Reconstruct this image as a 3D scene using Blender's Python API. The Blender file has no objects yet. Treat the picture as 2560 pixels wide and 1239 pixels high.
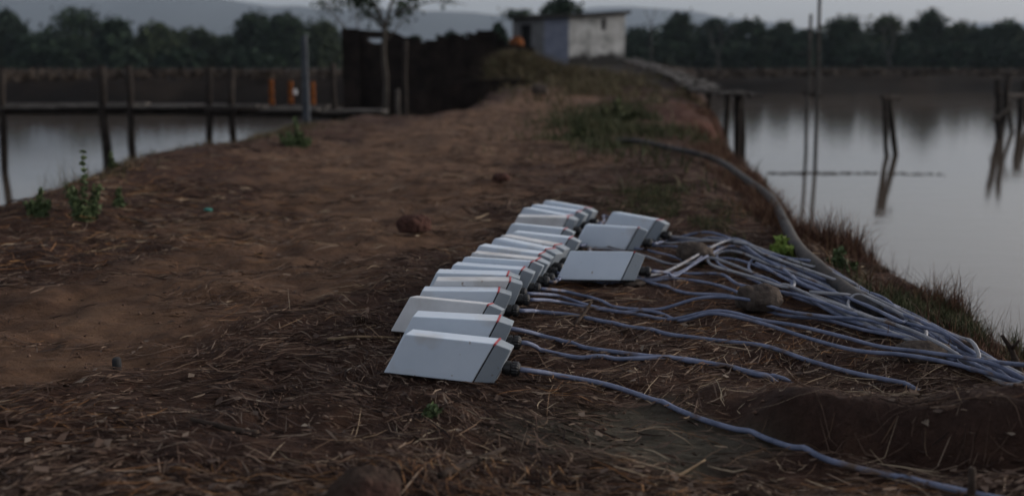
import bpy, math, random
import numpy as np
from mathutils import Vector, Matrix
R = math.radians
S = bpy.context.scene
COL = S.collection
random.seed(7)
rng = np.random.default_rng(11)

# ------------------------------------------------------------------ camera
FPX, CX, CY, CAMH = 2489.0, 1280.0, 619.5, 0.557
PITCH = math.atan((CY-165)/FPX)
cd = bpy.data.cameras.new('camera'); cam = bpy.data.objects.new('camera', cd); COL.objects.link(cam)
cam.location = (0, 0, CAMH); cam.rotation_euler = (math.pi/2-PITCH, 0, 0)
cd.sensor_width = 36; cd.lens = 35; cd.clip_start = 0.05; cd.clip_end = 20000
cd.dof.use_dof = True; cd.dof.focus_distance = 1.95; cd.dof.aperture_fstop = 2.8
S.camera = cam

# ------------------------------------------------------------------ light
SUN_EL, SUN_AZ = 14.0, 74.0          # azimuth clockwise from the view direction (+Y)
w = bpy.data.worlds.new('World'); S.world = w; w.use_nodes = True
nt = w.node_tree; nt.nodes.clear()
sky = nt.nodes.new('ShaderNodeTexSky'); sky.sky_type = 'NISHITA'; sky.sun_disc = False
sky.sun_elevation = R(SUN_EL); sky.sun_rotation = R(SUN_AZ); sky.dust_density = 3.0; sky.air_density = 1.0; sky.ozone_density = 2.0
hs = nt.nodes.new('ShaderNodeHueSaturation'); hs.inputs['Saturation'].default_value = 0.36
bg = nt.nodes.new('ShaderNodeBackground'); bg.inputs[1].default_value = 0.12
wo = nt.nodes.new('ShaderNodeOutputWorld')
nt.links.new(sky.outputs[0], hs.inputs['Color']); wb = nt.nodes.new('ShaderNodeMix'); wb.data_type = 'RGBA'; wb.blend_type = 'MULTIPLY'; wb.inputs[0].default_value = 1; wb.inputs[7].default_value = (1.06, .995, .955, 1)
nt.links.new(hs.outputs[0], wb.inputs[6]); nt.links.new(wb.outputs[2], bg.inputs[0]); nt.links.new(bg.outputs[0], wo.inputs[0])
sd = bpy.data.lights.new('sun', 'SUN'); sun = bpy.data.objects.new('sun', sd); COL.objects.link(sun)
sd.energy = 1.5; sd.angle = R(24); sd.color = (1, .93, .86)
sdir = Vector((math.sin(R(SUN_AZ))*math.cos(R(SUN_EL)), math.cos(R(SUN_AZ))*math.cos(R(SUN_EL)), math.sin(R(SUN_EL))))
sun.rotation_euler = sdir.to_track_quat('Z', 'Y').to_euler()
S.view_settings.view_transform = 'Standard'; S.view_settings.look = 'None'; S.view_settings.gamma = 1
S.view_settings.exposure = 0.97
S.render.engine = 'CYCLES'

# ------------------------------------------------------------------ helpers
def tag(o, label=None, cat=None, group=None, kind=None):
    if label: o['label'] = label
    if cat: o['category'] = cat
    if group: o['group'] = group
    if kind: o['kind'] = kind
    return o

def empty(name, loc, label, cat, group=None, rot=None):
    o = bpy.data.objects.new(name, None); COL.objects.link(o)
    o.location = loc; o.empty_display_size = .05
    if rot: o.rotation_euler = rot
    return tag(o, label, cat, group)

class MB:
    def __init__(s): s.v = []; s.f = []
    def add(s, vs, fs):
        n = len(s.v); s.v += [tuple(v) for v in vs]; s.f += [tuple(i+n for i in f) for f in fs]
    def box(s, c, d, rot=None):
        m = rot or Matrix.Identity(3)
        vs = [Vector(c)+m@Vector((x*d[0]/2, y*d[1]/2, z*d[2]/2)) for x in (-1,1) for y in (-1,1) for z in (-1,1)]
        s.add(vs, [(0,1,3,2),(4,6,7,5),(0,4,5,1),(2,3,7,6),(0,2,6,4),(1,5,7,3)])
    def hexa(s, b, t):      # b, t: 4 points each, counter-clockwise from above
        s.add(list(b)+list(t), [(3,2,1,0),(4,5,6,7),(0,1,5,4),(1,2,6,5),(2,3,7,6),(3,0,4,7)])
    def tube(s, pts, rad, n=8, cap=True, jit=0):
        pts = [Vector(p) for p in pts]; m = len(pts)
        if not hasattr(rad, '__len__'): rad = [rad]*m
        vs = []; up = None
        for i, p in enumerate(pts):
            t = (pts[min(i+1, m-1)]-pts[max(i-1, 0)]).normalized()
            if up is None:
                up = Vector((0,0,1)) if abs(t.z) < .9 else Vector((1,0,0))
            a = t.cross(up).normalized(); b = a.cross(t).normalized(); up = b
            for k in range(n):
                th = 2*math.pi*k/n; r = rad[i]*(1+random.uniform(-jit, jit))
                vs.append(p+a*math.cos(th)*r+b*math.sin(th)*r)
        fs = [(i*n+k, i*n+(k+1) % n, (i+1)*n+(k+1) % n, (i+1)*n+k) for i in range(m-1) for k in range(n)]
        if cap: fs += [tuple(range(n))[::-1], tuple((m-1)*n+k for k in range(n))]
        s.add(vs, fs)
    def build(s, name, mat, parent=None, smooth=False, bevel=0, inv=None):
        me = bpy.data.meshes.new(name)
        vs = s.v if inv is None else [tuple(inv@Vector(v)) for v in s.v]
        me.from_pydata(vs, [], s.f); me.validate(); me.update()
        return link(name, me, mat, parent, smooth, bevel)

def link(name, me, mat, parent=None, smooth=False, bevel=0):
    o = bpy.data.objects.new(name, me); COL.objects.link(o)
    if mat: me.materials.append(mat)
    if smooth: me.polygons.foreach_set('use_smooth', [True]*len(me.polygons))
    if parent: o.parent = parent
    if bevel:
        b = o.modifiers.new('bevel', 'BEVEL'); b.width = bevel; b.segments = 2; b.limit_method = 'ANGLE'; b.angle_limit = R(25)
    return o

def np_mesh(name, v, q, mat, parent=None, smooth=False):
    """v (n,3), q (m,k) quads or tris"""
    me = bpy.data.meshes.new(name); k = q.shape[1]
    me.vertices.add(len(v)); me.vertices.foreach_set('co', np.ascontiguousarray(v, dtype=np.float32).ravel())
    me.loops.add(q.size); me.loops.foreach_set('vertex_index', np.ascontiguousarray(q, dtype=np.int32).ravel())
    me.polygons.add(len(q)); me.polygons.foreach_set('loop_start', np.arange(0, q.size, k, dtype=np.int32))
    me.polygons.foreach_set('loop_total', np.full(len(q), k, dtype=np.int32))
    me.update(); me.validate()
    return link(name, me, mat, parent, smooth)

def spline(pts, n=8):
    P = [Vector(p) for p in pts]; P = [P[0]*2-P[1]]+P+[P[-1]*2-P[-2]]; out = []
    for i in range(1, len(P)-2):
        for k in range(n):
            t = k/n; a, b, c, d = P[i-1], P[i], P[i+1], P[i+2]
            out.append(.5*((2*b)+(-a+c)*t+(2*a-5*b+4*c-d)*t*t+(-a+3*b-3*c+d)*t**3))
    out.append(P[-2]); return out

# ------------------------------------------------------------------ noise + terrain
_tab = rng.random((256, 256))
def vnoise(x, y, s, o=0):
    x = np.asarray(x, float)/s+o*17.31+500; y = np.asarray(y, float)/s+o*9.73+500
    xi = np.floor(x).astype(int); yi = np.floor(y).astype(int); fx = x-xi; fy = y-yi
    fx = fx*fx*(3-2*fx); fy = fy*fy*(3-2*fy)
    g = lambda a, b: _tab[(a+o*31) % 256, b % 256]
    return ((g(xi, yi)*(1-fx)+g(xi+1, yi)*fx)*(1-fy)+(g(xi, yi+1)*(1-fx)+g(xi+1, yi+1)*fx)*fy)*2-1
def sst(a, b, x):
    t = np.clip((np.asarray(x, float)-a)/(b-a), 0, 1); return t*t*(3-2*t)
LY = [-5, 2, 4.2, 5.4, 6.7, 8.3, 10.8, 11.8, 12.6, 18, 24, 30, 44, 50]
LX = [-2.3, -2.2, -2.15, -2.2, -2.0, -1.9, -1.95, -1.6, -.9, -.35, -.3, -.6, -1.6, -3]
RY = [-5, 1.2, 1.97, 3.0, 4.1, 6.1, 8, 10, 14, 18, 30, 44, 50]
RX = [1.3, 1.2, 1.14, 1.22, 1.16, 1.44, 1.6, 1.86, 2.7, 3.3, 5.2, 6.6, 9]
WATER = -1.0
def shore(x): return 41+17*sst(1, 9, x)+1.2*vnoise(x, 0, 9, 3)+.5*vnoise(x, 0, 3, 4)
def mound(x, y):      # low earth mound at the lower right with a steep, slightly hollow near side
    x = np.asarray(x, float); y = np.asarray(y, float)
    yf = np.interp(x, [.26, .32, .40, .50, .62, .80, 1.1], [1.62, 1.565, 1.505, 1.445, 1.39, 1.35, 1.30])+.02*vnoise(x, y, .14, 50)+.008*vnoise(x, y, .05, 51)
    d = y-yf
    return sst(.28, .50, x+.03*vnoise(x, y, .1, 52))*sst(1.5, 1.1, x)*sst(-.004, .034, d)*(1-sst(.05, .30, d)), d
def H(x, y):
    x = np.asarray(x, float); y = np.asarray(y, float)
    wob = .10*vnoise(x, y, .9, 1)+.05*vnoise(x, y, .3, 2)
    L = np.interp(y, LY, LX); Rr = np.interp(y, RY, RX)
    d = np.minimum(x-L, Rr-x)+wob*sst(5.5, 9, y+2)*(1+y/14)
    row = np.exp(-(((x-(.02+.17*(y-2)))/.42)**2+((y-2.7)/1.3)**4))
    amp = 1-.75*row
    near = sst(40, 12, y)*1.0
    n = (.020*vnoise(x, y, .75, 5)+.009*vnoise(x, y, .28, 6)+.008*vnoise(x, y, .1, 7))*amp*(1+y/9)*near
    n = n-.045*(x-.05)*row
    n = n+(.006*vnoise(x, y, .06, 16)+.005*vnoise(x, y, .035, 8)+.003*vnoise(x, y, .018, 9))*sst(14, 5, y)
    mo = mound(x, y); n = n+mo[0]*(.074+.012*vnoise(x, y, .13, 53)+.005*vnoise(x, y, .045, 54))-.018*np.exp(-((mo[1]+.03)/.035)**2)*sst(.4, .6, x)*sst(1.6, 1.2, x)
    rise = .5*sst(13, 40, y)+.06*np.exp(-((x-3.2)/3.5)**2-((y-44)/9)**2)
    rise = rise+.10*np.exp(-((x+2.0)/.6)**2-((y-6)/3)**2)+.10*np.exp(-((x-2.0)/.5)**2-((y-12)/1.8)**2)+.5*np.exp(-((x+.2)/1.3)**2-((y-26.2)/1.6)**2)
    h = rise+n-.10*sst(.35, 0, d)-1.75*sst(0, .75, -d)
    ledge = -1.6+.72*sst(24, 26, y)*sst(-6.6, -5.4, x)*sst(46, 43, y)*sst(4, 2, x)
    h = np.maximum(h, ledge)
    s = y-shore(x)
    far = -1.7+1.72*sst(-.8, 1.6, s)+.14*vnoise(x, y, 5, 10)*sst(0, 2, s)+.15*sst(5, 60, s)
    back = -1.7+1.0*sst(-30, -40, y)
    return np.maximum(np.maximum(h, far), back)
def Hs(x, y): return float(H(x, y))

def ray(px, py):
    d = Vector(((px-CX)/FPX, 1, -(py-CY)/FPX)); c, s_ = math.cos(PITCH), math.sin(PITCH)
    return Vector((d.x, d.y*c+d.z*s_, -d.y*s_+d.z*c))
def on_plane(px, py, h=0.0):
    d = ray(px, py); t = (h-CAMH)/d.z; return Vector((d.x*t, d.y*t, h))
def on_ground(px, py, lift=0.0):
    p = on_plane(px, py)
    for _ in range(12):
        q = on_plane(px, py, Hs(p.x, p.y)*1.0); p = p.lerp(q, .6)
    return Vector((p.x, p.y, Hs(p.x, p.y)+lift))
def at(px, py, y):      # point on the ray at world depth y
    d = ray(px, py); return Vector((d.x*y/d.y, y, CAMH+d.z*y/d.y))

# ------------------------------------------------------------------ materials
def M(name, col, rough=.8, spec=.3, noise=None, bump=None, metallic=0):
    """noise: (scale, colour2, colour3 or None); bump: (scale, strength, distance)"""
    m = bpy.data.materials.new(name); m.use_nodes = True; n = m.node_tree.nodes; l = m.node_tree.links
    b = n['Principled BSDF']; b.inputs['Roughness'].default_value = rough; b.inputs['Specular IOR Level'].default_value = spec
    b.inputs['Base Color'].default_value = (*col, 1); b.inputs['Metallic'].default_value = metallic
    tc = n.new('ShaderNodeTexCoord')
    if noise:
        t = n.new('ShaderNodeTexNoise'); t.inputs['Scale'].default_value = noise[0]; t.inputs['Detail'].default_value = 8; t.inputs['Roughness'].default_value = .65
        l.new(tc.outputs['Object'], t.inputs['Vector'])
        r = n.new('ShaderNodeValToRGB'); e = r.color_ramp.elements
        e[0].position = .36; e[0].color = (*col, 1); e[1].position = .64; e[1].color = (*noise[1], 1)
        if len(noise) > 2 and noise[2]: x = e.new(.5); x.color = (*noise[2], 1)
        l.new(t.outputs['Fac'], r.inputs['Fac']); l.new(r.outputs[0], b.inputs['Base Color'])
    if bump:
        t2 = n.new('ShaderNodeTexNoise'); t2.inputs['Scale'].default_value = bump[0]; t2.inputs['Detail'].default_value = 6
        l.new(tc.outputs['Object'], t2.inputs['Vector'])
        bp = n.new('ShaderNodeBump'); bp.inputs['Strength'].default_value = bump[1]; bp.inputs['Distance'].default_value = bump[2]
        l.new(t2.outputs['Fac'], bp.inputs['Height']); l.new(bp.outputs[0], b.inputs['Normal'])
    return m
def Mis(name, stops, rough=.8, spec=.2, trans=0):
    """colour picked at random for each leaf or straw"""
    m = bpy.data.materials.new(name); m.use_nodes = True; n = m.node_tree.nodes; l = m.node_tree.links
    b = n['Principled BSDF']; b.inputs['Roughness'].default_value = rough; b.inputs['Specular IOR Level'].default_value = spec
    g = n.new('ShaderNodeNewGeometry'); r = n.new('ShaderNodeValToRGB'); e = r.color_ramp.elements
    e[0].position = stops[0][0]; e[0].color = (*stops[0][1], 1); e[1].position = stops[-1][0]; e[1].color = (*stops[-1][1], 1)
    for p, c in stops[1:-1]: x = e.new(p); x.color = (*c, 1)
    l.new(g.outputs['Random Per Island'], r.inputs['Fac']); l.new(r.outputs[0], b.inputs['Base Color'])
    return m

m_wood = M('weathered_wood', (.016,.013,.012), .9, .15, (6, (.034,.028,.024)), (40, .6, .01))
m_deck = M('deck_wood', (.035,.031,.028), .9, .2, (5, (.09,.08,.072)), (40, .6, .01))
m_grey = M('grey_post', (.036,.041,.05), .85, .2, (8, (.07,.078,.09)))
m_lid = M('white_powder_coat', (.51,.585,.68), .42, .4, (7, (.57,.64,.73)), (600, .12, .001))
m_lid2 = M('white_powder_coat_dusty', (.50,.51,.53), .5, .35, (14, (.60,.61,.63)), (600, .12, .001))
m_cap = M('grey_plastic', (.20,.235,.28), .5, .35, (9, (.24,.275,.31)), (500, .1, .001))
m_gasket = M('red_gasket', (.42,.07,.075), .6, .3)
m_seam = M('dark_seam', (.02,.02,.022), .8)
m_gland = M('black_plastic', (.012,.012,.013), .4, .4)
m_cable = M('blue_grey_cable', (.085,.105,.165), .6, .25, (26, (.165,.19,.275), (.13,.15,.225)), (300, .25, .001))
m_cable2 = M('pale_cable', (.17,.18,.21), .6, .25, (26, (.30,.30,.32)), (300, .25, .001))
m_pipe = M('dusty_poly_pipe', (.030,.030,.034), .8, .2, (16, (.075,.065,.058)))
m_rock = M('grey_rock', (.040,.032,.028), .95, .1, (22, (.095,.076,.064)), (60, .9, .01))
m_rrock = M('red_rock', (.040,.021,.017), .95, .1, (24, (.085,.043,.034)), (60, .9, .01))
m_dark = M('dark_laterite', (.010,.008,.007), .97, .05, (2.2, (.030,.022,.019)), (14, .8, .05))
m_orange = M('orange_plastic', (.20,.062,.012), .8, .1, (14, (.07,.025,.010)))

m_mound = M('earthy_rock', (.040,.028,.022), .97, .05, (9, (.075,.042,.034), (.052,.036,.029)), (55, 1, .02))

def specks(m, col, scale, lo, hi):
    n = m.node_tree.nodes; l = m.node_tree.links; b = n['Principled BSDF']; src = b.inputs['Base Color'].links[0].from_socket
    tc = n.new('ShaderNodeTexCoord'); oi = n.new('ShaderNodeObjectInfo'); ad = n.new('ShaderNodeVectorMath'); ad.operation = 'ADD'; sc = n.new('ShaderNodeVectorMath'); sc.operation = 'SCALE'
    sc.inputs[3].default_value = 1; l.new(oi.outputs['Location'], sc.inputs[0]); l.new(tc.outputs['Object'], ad.inputs[0]); l.new(sc.outputs[0], ad.inputs[1])
    t = n.new('ShaderNodeTexNoise'); t.inputs['Scale'].default_value = scale; t.inputs['Detail'].default_value = 5; l.new(ad.outputs[0], t.inputs['Vector'])
    r_ = n.new('ShaderNodeMapRange'); r_.inputs['From Min'].default_value = lo; r_.inputs['From Max'].default_value = hi; l.new(t.outputs['Fac'], r_.inputs['Value'])
    mx = n.new('ShaderNodeMix'); mx.data_type = 'RGBA'; l.new(r_.outputs[0], mx.inputs[0]); l.new(src, mx.inputs[6]); mx.inputs[7].default_value = (*col, 1); l.new(mx.outputs[2], b.inputs['Base Color'])
specks(m_lid, (.22,.17,.13), 70, .70, .76); specks(m_lid, (.42,.40,.38), 9, .56, .80)
specks(m_lid2, (.22,.17,.13), 60, .67, .74); specks(m_lid2, (.34,.32,.30), 8, .52, .75)
specks(m_cap, (.13,.11,.10), 60, .68, .75); specks(m_cable, (.10,.07,.055), 14, .58, .68); specks(m_cable2, (.13,.09,.07), 14, .58, .68)
# ground
def ground_mat():
    m = bpy.data.materials.new('earth'); m.use_nodes = True; n = m.node_tree.nodes; l = m.node_tree.links
    b = n['Principled BSDF']; b.inputs['Roughness'].default_value = .95; b.inputs['Specular IOR Level'].default_value = .12
    tc = n.new('ShaderNodeTexCoord')
    def noise(s, d=6, r=.6, stretch=None):
        t = n.new('ShaderNodeTexNoise'); t.inputs['Scale'].default_value = s; t.inputs['Detail'].default_value = d; t.inputs['Roughness'].default_value = r
        if stretch:
            mp = n.new('ShaderNodeMapping'); mp.inputs['Scale'].default_value = stretch; l.new(tc.outputs['Object'], mp.inputs['Vector']); l.new(mp.outputs[0], t.inputs['Vector'])
        else: l.new(tc.outputs['Object'], t.inputs['Vector'])
        return t
    def ramp(src, stops):
        r = n.new('ShaderNodeValToRGB'); e = r.color_ramp.elements
        e[0].position = stops[0][0]; e[0].color = (*stops[0][1], 1); e[1].position = stops[-1][0]; e[1].color = (*stops[-1][1], 1)
        for p, c in stops[1:-1]: x = e.new(p); x.color = (*c, 1)
        l.new(src, r.inputs['Fac']); return r.outputs[0]
    def mix(f, a, c):
        x = n.new('ShaderNodeMix'); x.data_type = 'RGBA'
        l.new(f, x.inputs[0]); l.new(a, x.inputs[6]); l.new(c, x.inputs[7]); return x.outputs[2]
    def attr(nm):
        a = n.new('ShaderNodeAttribute'); a.attribute_name = nm; return a.outputs['Fac']
    litter = ramp(noise(9, 9, .7, (1, 2.2, 1)).outputs['Fac'], [(.3, (.028,.015,.012)), (.5, (.062,.034,.025)), (.72, (.115,.064,.042))])
    path = ramp(noise(4, 9, .68, (1, 1.6, 1)).outputs['Fac'], [(.3, (.055,.032,.022)), (.46, (.115,.066,.043)), (.62, (.165,.098,.062)), (.78, (.10,.068,.053))])
    clay = ramp(noise(14, 8, .7).outputs['Fac'], [(.3, (.050,.043,.034)), (.7, (.12,.105,.080))])
    far = ramp(noise(.6, 6, .7, (1, .5, 3)).outputs['Fac'], [(.3, (.014,.011,.010)), (.7, (.036,.027,.021))])
    red = ramp(noise(2.2, 8, .7).outputs['Fac'], [(.3, (.050,.022,.018)), (.7, (.12,.055,.04))])
    c = mix(attr('path'), litter, path); c = mix(attr('clay'), c, clay); c = mix(attr('red'), c, red); c = mix(attr('far'), c, far); md = ramp(noise(22, 9, .75).outputs['Fac'], [(.3, (.034,.022,.018)), (.55, (.070,.042,.034)), (.75, (.115,.066,.052))]); c = mix(attr('mound'), c, md); mud = ramp(noise(3, 6, .7).outputs['Fac'], [(.3, (.005,.004,.004)), (.7, (.011,.009,.008))]); c = mix(attr('mud'), c, mud)
    l.new(c, b.inputs['Base Color'])
    f1 = noise(55, 10, .75, (1, 1.8, 1)); f2 = noise(9, 8, .7)
    b1 = n.new('ShaderNodeBump'); b1.inputs['Strength'].default_value = .9; b1.inputs['Distance'].default_value = .018; l.new(f1.outputs['Fac'], b1.inputs['Height'])
    b2 = n.new('ShaderNodeBump'); b2.inputs['Strength'].default_value = .7; b2.inputs['Distance'].default_value = .05; l.new(f2.outputs['Fac'], b2.inputs['Height']); l.new(b1.outputs[0], b2.inputs['Normal'])
    l.new(b2.outputs[0], b.inputs['Normal'])
    return m
def path_mask(x, y):
    c = np.interp(y, [0, 1.5, 2.0, 2.6, 3.5, 5, 8, 12, 18], [-1.5, -1.15, -.95, -.68, -.55, -.55, -.35, .2, .9])
    hw = np.interp(y, [0, 1.5, 2.0, 2.6, 3.5, 5, 8, 12, 18], [.3, .26, .36, .42, .55, .75, .9, .9, .7])
    d = np.abs(x-c)/hw+.45*vnoise(x, y, .35, 12)+.25*vnoise(x, y, .12, 13)
    return sst(1.25, .7, d)
def clay_mask(x, y):
    d = np.sqrt(((x-.20)/.20)**2+((y-1.5)/.16)**2)+.35*vnoise(x, y, .09, 14)
    return sst(1.2, .6, d)

def axis(c0, c1, step, g, lo, hi):
    a = list(np.arange(c0, c1, step)); s = step; v = a[-1]
    while v < hi: s *= g; v += s; a.append(v)
    s = step; v = a[0]; b = []
    while v > lo: s *= g; v -= s; b.append(v)
    return np.array(b[::-1]+a)
gx = axis(-1.5, 1.5, .013, 1.06, -7000, 7000); gy = axis(1.05, 3.4, .013, 1.035, -60, 7500)
X, Y = np.meshgrid(gx, gy); Z = H(X, Y)
nx, ny = len(gx), len(gy)
V = np.stack([X, Y, Z], -1).reshape(-1, 3); I = np.arange(nx*ny).reshape(ny, nx)
Q = np.stack([I[:-1, :-1], I[:-1, 1:], I[1:, 1:], I[1:, :-1]], -1).reshape(-1, 4)
g = np_mesh('ground', V, Q, ground_mat(), None, True); tag(g, kind='structure')
def setattr_(nm, a):
    at_ = g.data.attributes.new(nm, 'FLOAT', 'POINT'); at_.data.foreach_set('value', a.astype(np.float32).ravel())
setattr_('path', path_mask(X, Y)); setattr_('clay', clay_mask(X, Y)); setattr_('far', sst(19, 25, Y))
setattr_('mound', np.clip(mound(X, Y)[0]*1.3, 0, 1))
setattr_('mud', sst(-.15, -.45, Z)*sst(3, 8, Y))
setattr_('red', sst(1.3, .6, np.sqrt(((X-2.1)/.8)**2+((Y-11)/3)**2)+.4*vnoise(X, Y, .5, 15)))

# water
def water_mat():
    m = bpy.data.materials.new('pond_water'); m.use_nodes = True; n = m.node_tree.nodes; l = m.node_tree.links
    b = n['Principled BSDF']; b.inputs['Base Color'].default_value = (.075,.058,.045, 1); b.inputs['Roughness'].default_value = .055; b.inputs['IOR'].default_value = 1.33
    tc = n.new('ShaderNodeTexCoord'); mp = n.new('ShaderNodeMapping'); mp.inputs['Scale'].default_value = (1, 2.5, 1)
    t = n.new('ShaderNodeTexNoise'); t.inputs['Scale'].default_value = 2.2; t.inputs['Detail'].default_value = 3
    l.new(tc.outputs['Object'], mp.inputs['Vector']); l.new(mp.outputs[0], t.inputs['Vector'])
    bp = n.new('ShaderNodeBump'); bp.inputs['Strength'].default_value = .22; bp.inputs['Distance'].default_value = .012
    l.new(t.outputs['Fac'], bp.inputs['Height']); l.new(bp.outputs[0], b.inputs['Normal'])
    return m
wm = MB(); wm.add([(-3000,-200,WATER),(3000,-200,WATER),(3000,90,WATER),(-3000,90,WATER)], [(0,1,2,3)])
tag(wm.build('water', water_mat()), kind='structure')

# hills
m_hill = M('forested_hill', (.030,.040,.045), .95, .05, (.004, (.045,.055,.058)))
def hills(prof, dist, depth, seed):
    pts = np.array(prof, float); n = 160; px = np.linspace(pts[0,0], pts[-1,0], n); py = np.interp(px, pts[:,0], pts[:,1])
    rows = 14; v = []
    for j in range(rows):
        t = j/(rows-1); prof_h = math.sin(math.pi*min(t/1.0, 1))**.8 if 0 < t < 1 else 0
        d = dist+(t-.5)*depth
        for i in range(n):
            x = (px[i]-CX)/FPX*dist; h = (165-py[i])/FPX*dist
            hh = max(h, 0)*prof_h*(1+.03*float(vnoise(px[i], d*.3, 60, seed)))
            v.append((x, d+60*float(vnoise(px[i], t*400, 90, seed+1)), hh-3))
    I = np.arange(n*rows).reshape(rows, n)
    Qh = np.stack([I[:-1, :-1], I[:-1, 1:], I[1:, 1:], I[1:, :-1]], -1).reshape(-1, 4)
    return tag(np_mesh('hills', np.array(v), Qh, m_hill, None, True), kind='structure')
hills([(-1800,60),(-1300,-90),(-300,-85),(0,-70),(300,-45),(560,0),(650,14),(750,24),(900,29),(1100,33),(1270,42),(1400,62),(1550,110),(1700,165)], 3600, 1500, 20)
hills([(1050,165),(1150,70),(1300,44),(1450,25),(1570,23),(1700,32),(1850,52),(1960,72),(2080,105),(2250,165)], 4200, 1200, 23)
hills([(2100,165),(2200,110),(2320,75),(2420,60),(2560,60),(2800,45),(3200,60),(3800,165)], 4000, 1200, 26)

# ------------------------------------------------------------------ foliage
def rand_dirs(n):
    v = rng.normal(size=(n, 3)); return v/np.linalg.norm(v, axis=1)[:, None]
def leaves(centers, size, aspect=1.6, flat=0.0):
    """one bent 4-vert leaf at each centre"""
    n = len(centers); a = rand_dirs(n); b = rand_dirs(n); b -= (a*b).sum(1)[:, None]*a; b /= np.linalg.norm(b, axis=1)[:, None]
    s = size*(.6+.8*rng.random(n))[:, None]
    p0 = centers-a*s*aspect/2; p1 = centers+b*s/2; p2 = centers+a*s*aspect/2; p3 = centers-b*s/2
    v = np.stack([p0, p1, p2, p3], 1).reshape(-1, 3); q = np.arange(4*n).reshape(n, 4); return v, q
m_bark = M('bark', (.045,.038,.032), .9, .1, (9, (.08,.07,.06)))
m_paleb = M('pale_bark', (.055,.053,.05), .9, .1, (9, (.085,.08,.075)))
m_leafA = Mis('dark_green_leaves', [(0, (.007,.015,.009)), (.5, (.017,.033,.018)), (1, (.040,.066,.031))])
m_leafB = Mis('olive_leaves', [(0, (.012,.020,.010)), (.5, (.028,.043,.020)), (1, (.056,.074,.032))])
m_leafC = Mis('deep_green_leaves', [(0, (.010,.020,.014)), (.5, (.018,.034,.022)), (1, (.032,.055,.030))])

def tree(px, top, halfpx, y, label, group, mat, low=.12, n=3200, leaf=.16, base=None, name='tree', trunk=m_bark, lobes=16, far_=1):
    y = y*far_; c = at(px, 165, y); bz = Hs(c.x, y) if base is None else base; leaf = leaf*far_
    tz = at(px, top, y).z; hw = halfpx/FPX*y*1.12; hgt = tz-bz
    root = empty(name, (c.x, y, bz), label, 'tree', group)
    t = MB(); tr = .035*hgt
    k = [Vector((0,0,-.2))]+[Vector((random.uniform(-.05,.05)*hgt, random.uniform(-.05,.05)*hgt, f*hgt)) for f in (.2,.4,.6)]
    t.tube(spline(k, 3), [tr*(1-.07*i) for i in range(10)], 7)
    for i in range(6):
        an = random.uniform(0, 6.28); s0 = k[1].lerp(k[3], random.random()); e = Vector((math.cos(an)*hw*.7, math.sin(an)*hw*.7, hgt*random.uniform(.5,.85)))
        t.tube(spline([s0, s0.lerp(e,.5)+Vector((0,0,.08*hgt)), e], 3), [tr*.5*(1-.12*j) for j in range(7)], 5)
    t.build('trunk', trunk, root)
    cs = []
    per = n//lobes
    for i in range(lobes):
        # lobes fill a dome: wide low, narrow at the top
        f = low+(1-low)*(i+.5)/lobes*.93; rr = hw*math.sqrt(max(.08, 1-((f-.38)/.66)**2))
        an = i*2.4+random.uniform(-.5,.5); q = rr*random.uniform(.35,.8) if f < .85 else rr*.35
        lr = min(hw*.55, hgt*.3)*random.uniform(.55,.95)*(1-.35*f)
        cc = np.array([math.cos(an)*q, math.sin(an)*q, min(f*hgt, hgt-lr*.8)])
        d = rand_dirs(per); r = lr*(.45+.6*rng.random(per)**.5)[:, None]
        pts = cc+d*r*np.array([1, 1, .8]); pts += .33*lr*rng.normal(size=pts.shape)
        cs.append(pts)
    v, q = leaves(np.concatenate(cs), leaf, 1.4)
    np_mesh('crown', v, q, mat, root)
    return root
LT = [(-70,50,60,58,'B','leftmost tree at the left edge of the far shore'),(18,30,52,60,'C','tree at the left edge of the picture on the far shore'),(105,92,50,56,'C','low dark tree between the two tall crowns at left'),
 (205,28,100,60,'A','broad domed tree, widest on the left far shore'),(298,52,42,50,'C','dark narrow tree in front of the broad domed tree'),
 (392,64,66,58,'B','olive green rounded tree right of the broad dome'),(492,74,58,62,'B','lower olive tree in the dip of the left tree line'),
 (560,92,50,64,'A','small tree in the lowest gap of the left tree line'),(636,32,48,62,'A','tall pointed tree left of the second tall group'),
 (716,36,56,60,'A','tall bright green tree behind the grey pole'),(800,56,56,62,'B','green tree just left of the ruined wall'),(455,128,70,48,'C','low dark bush tree by the left far bank'),
 (100,120,90,50,'C','low dark tree by the bank at far left'),(620,125,70,50,'C','low dark tree on the left far bank under the pointed tree')]
RT = [(1585,78,50,66,'C','dark tree touching the right wall of the hut'),(1690,36,52,66,'A','tall rounded tree first right of the hut'),(1778,50,52,68,'C','dark tree behind the pale bare tree right of the hut'),
 (1868,50,58,66,'A','domed tree over the plank walkway end'),(1950,58,46,70,'A','small peaked tree left of the tall thin pole'),(2010,76,44,66,'C','low tree behind the leaning pole pair'),
 (2110,44,52,66,'A','rounded tree just right of the tall pole'),(2208,42,60,68,'B','tree with a pale trunk, right middle of the far tree line'),(2310,28,54,66,'A','tallest tree of the right tree line'),
 (2392,58,48,70,'B','tree on the right shoulder of the tallest one'),(2440,78,42,66,'C','low dark tree in the dip near the right edge'),(2512,54,56,66,'A','rounded tree near the right edge of the picture'),(2600,62,60,68,'C','tree at the right edge, partly cut off'),
 (1640,112,60,60,'C','low dark tree at the foot of the tall rounded tree'),(1830,110,66,61,'C','low dark tree under the domed tree'),(1990,112,66,61,'C','low dark tree behind the foot of the tall pole'),(2150,110,66,61,'C','low dark tree under the rounded crown right of the pole'),
 (2270,110,66,62,'C','low dark tree below the tallest crown'),(2400,112,66,61,'C','low dark tree near the right edge jetty posts'),(2530,110,66,61,'C','low dark tree at the far right bank')]
MATS = {'A': m_leafA, 'B': m_leafB, 'C': m_leafC}
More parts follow.
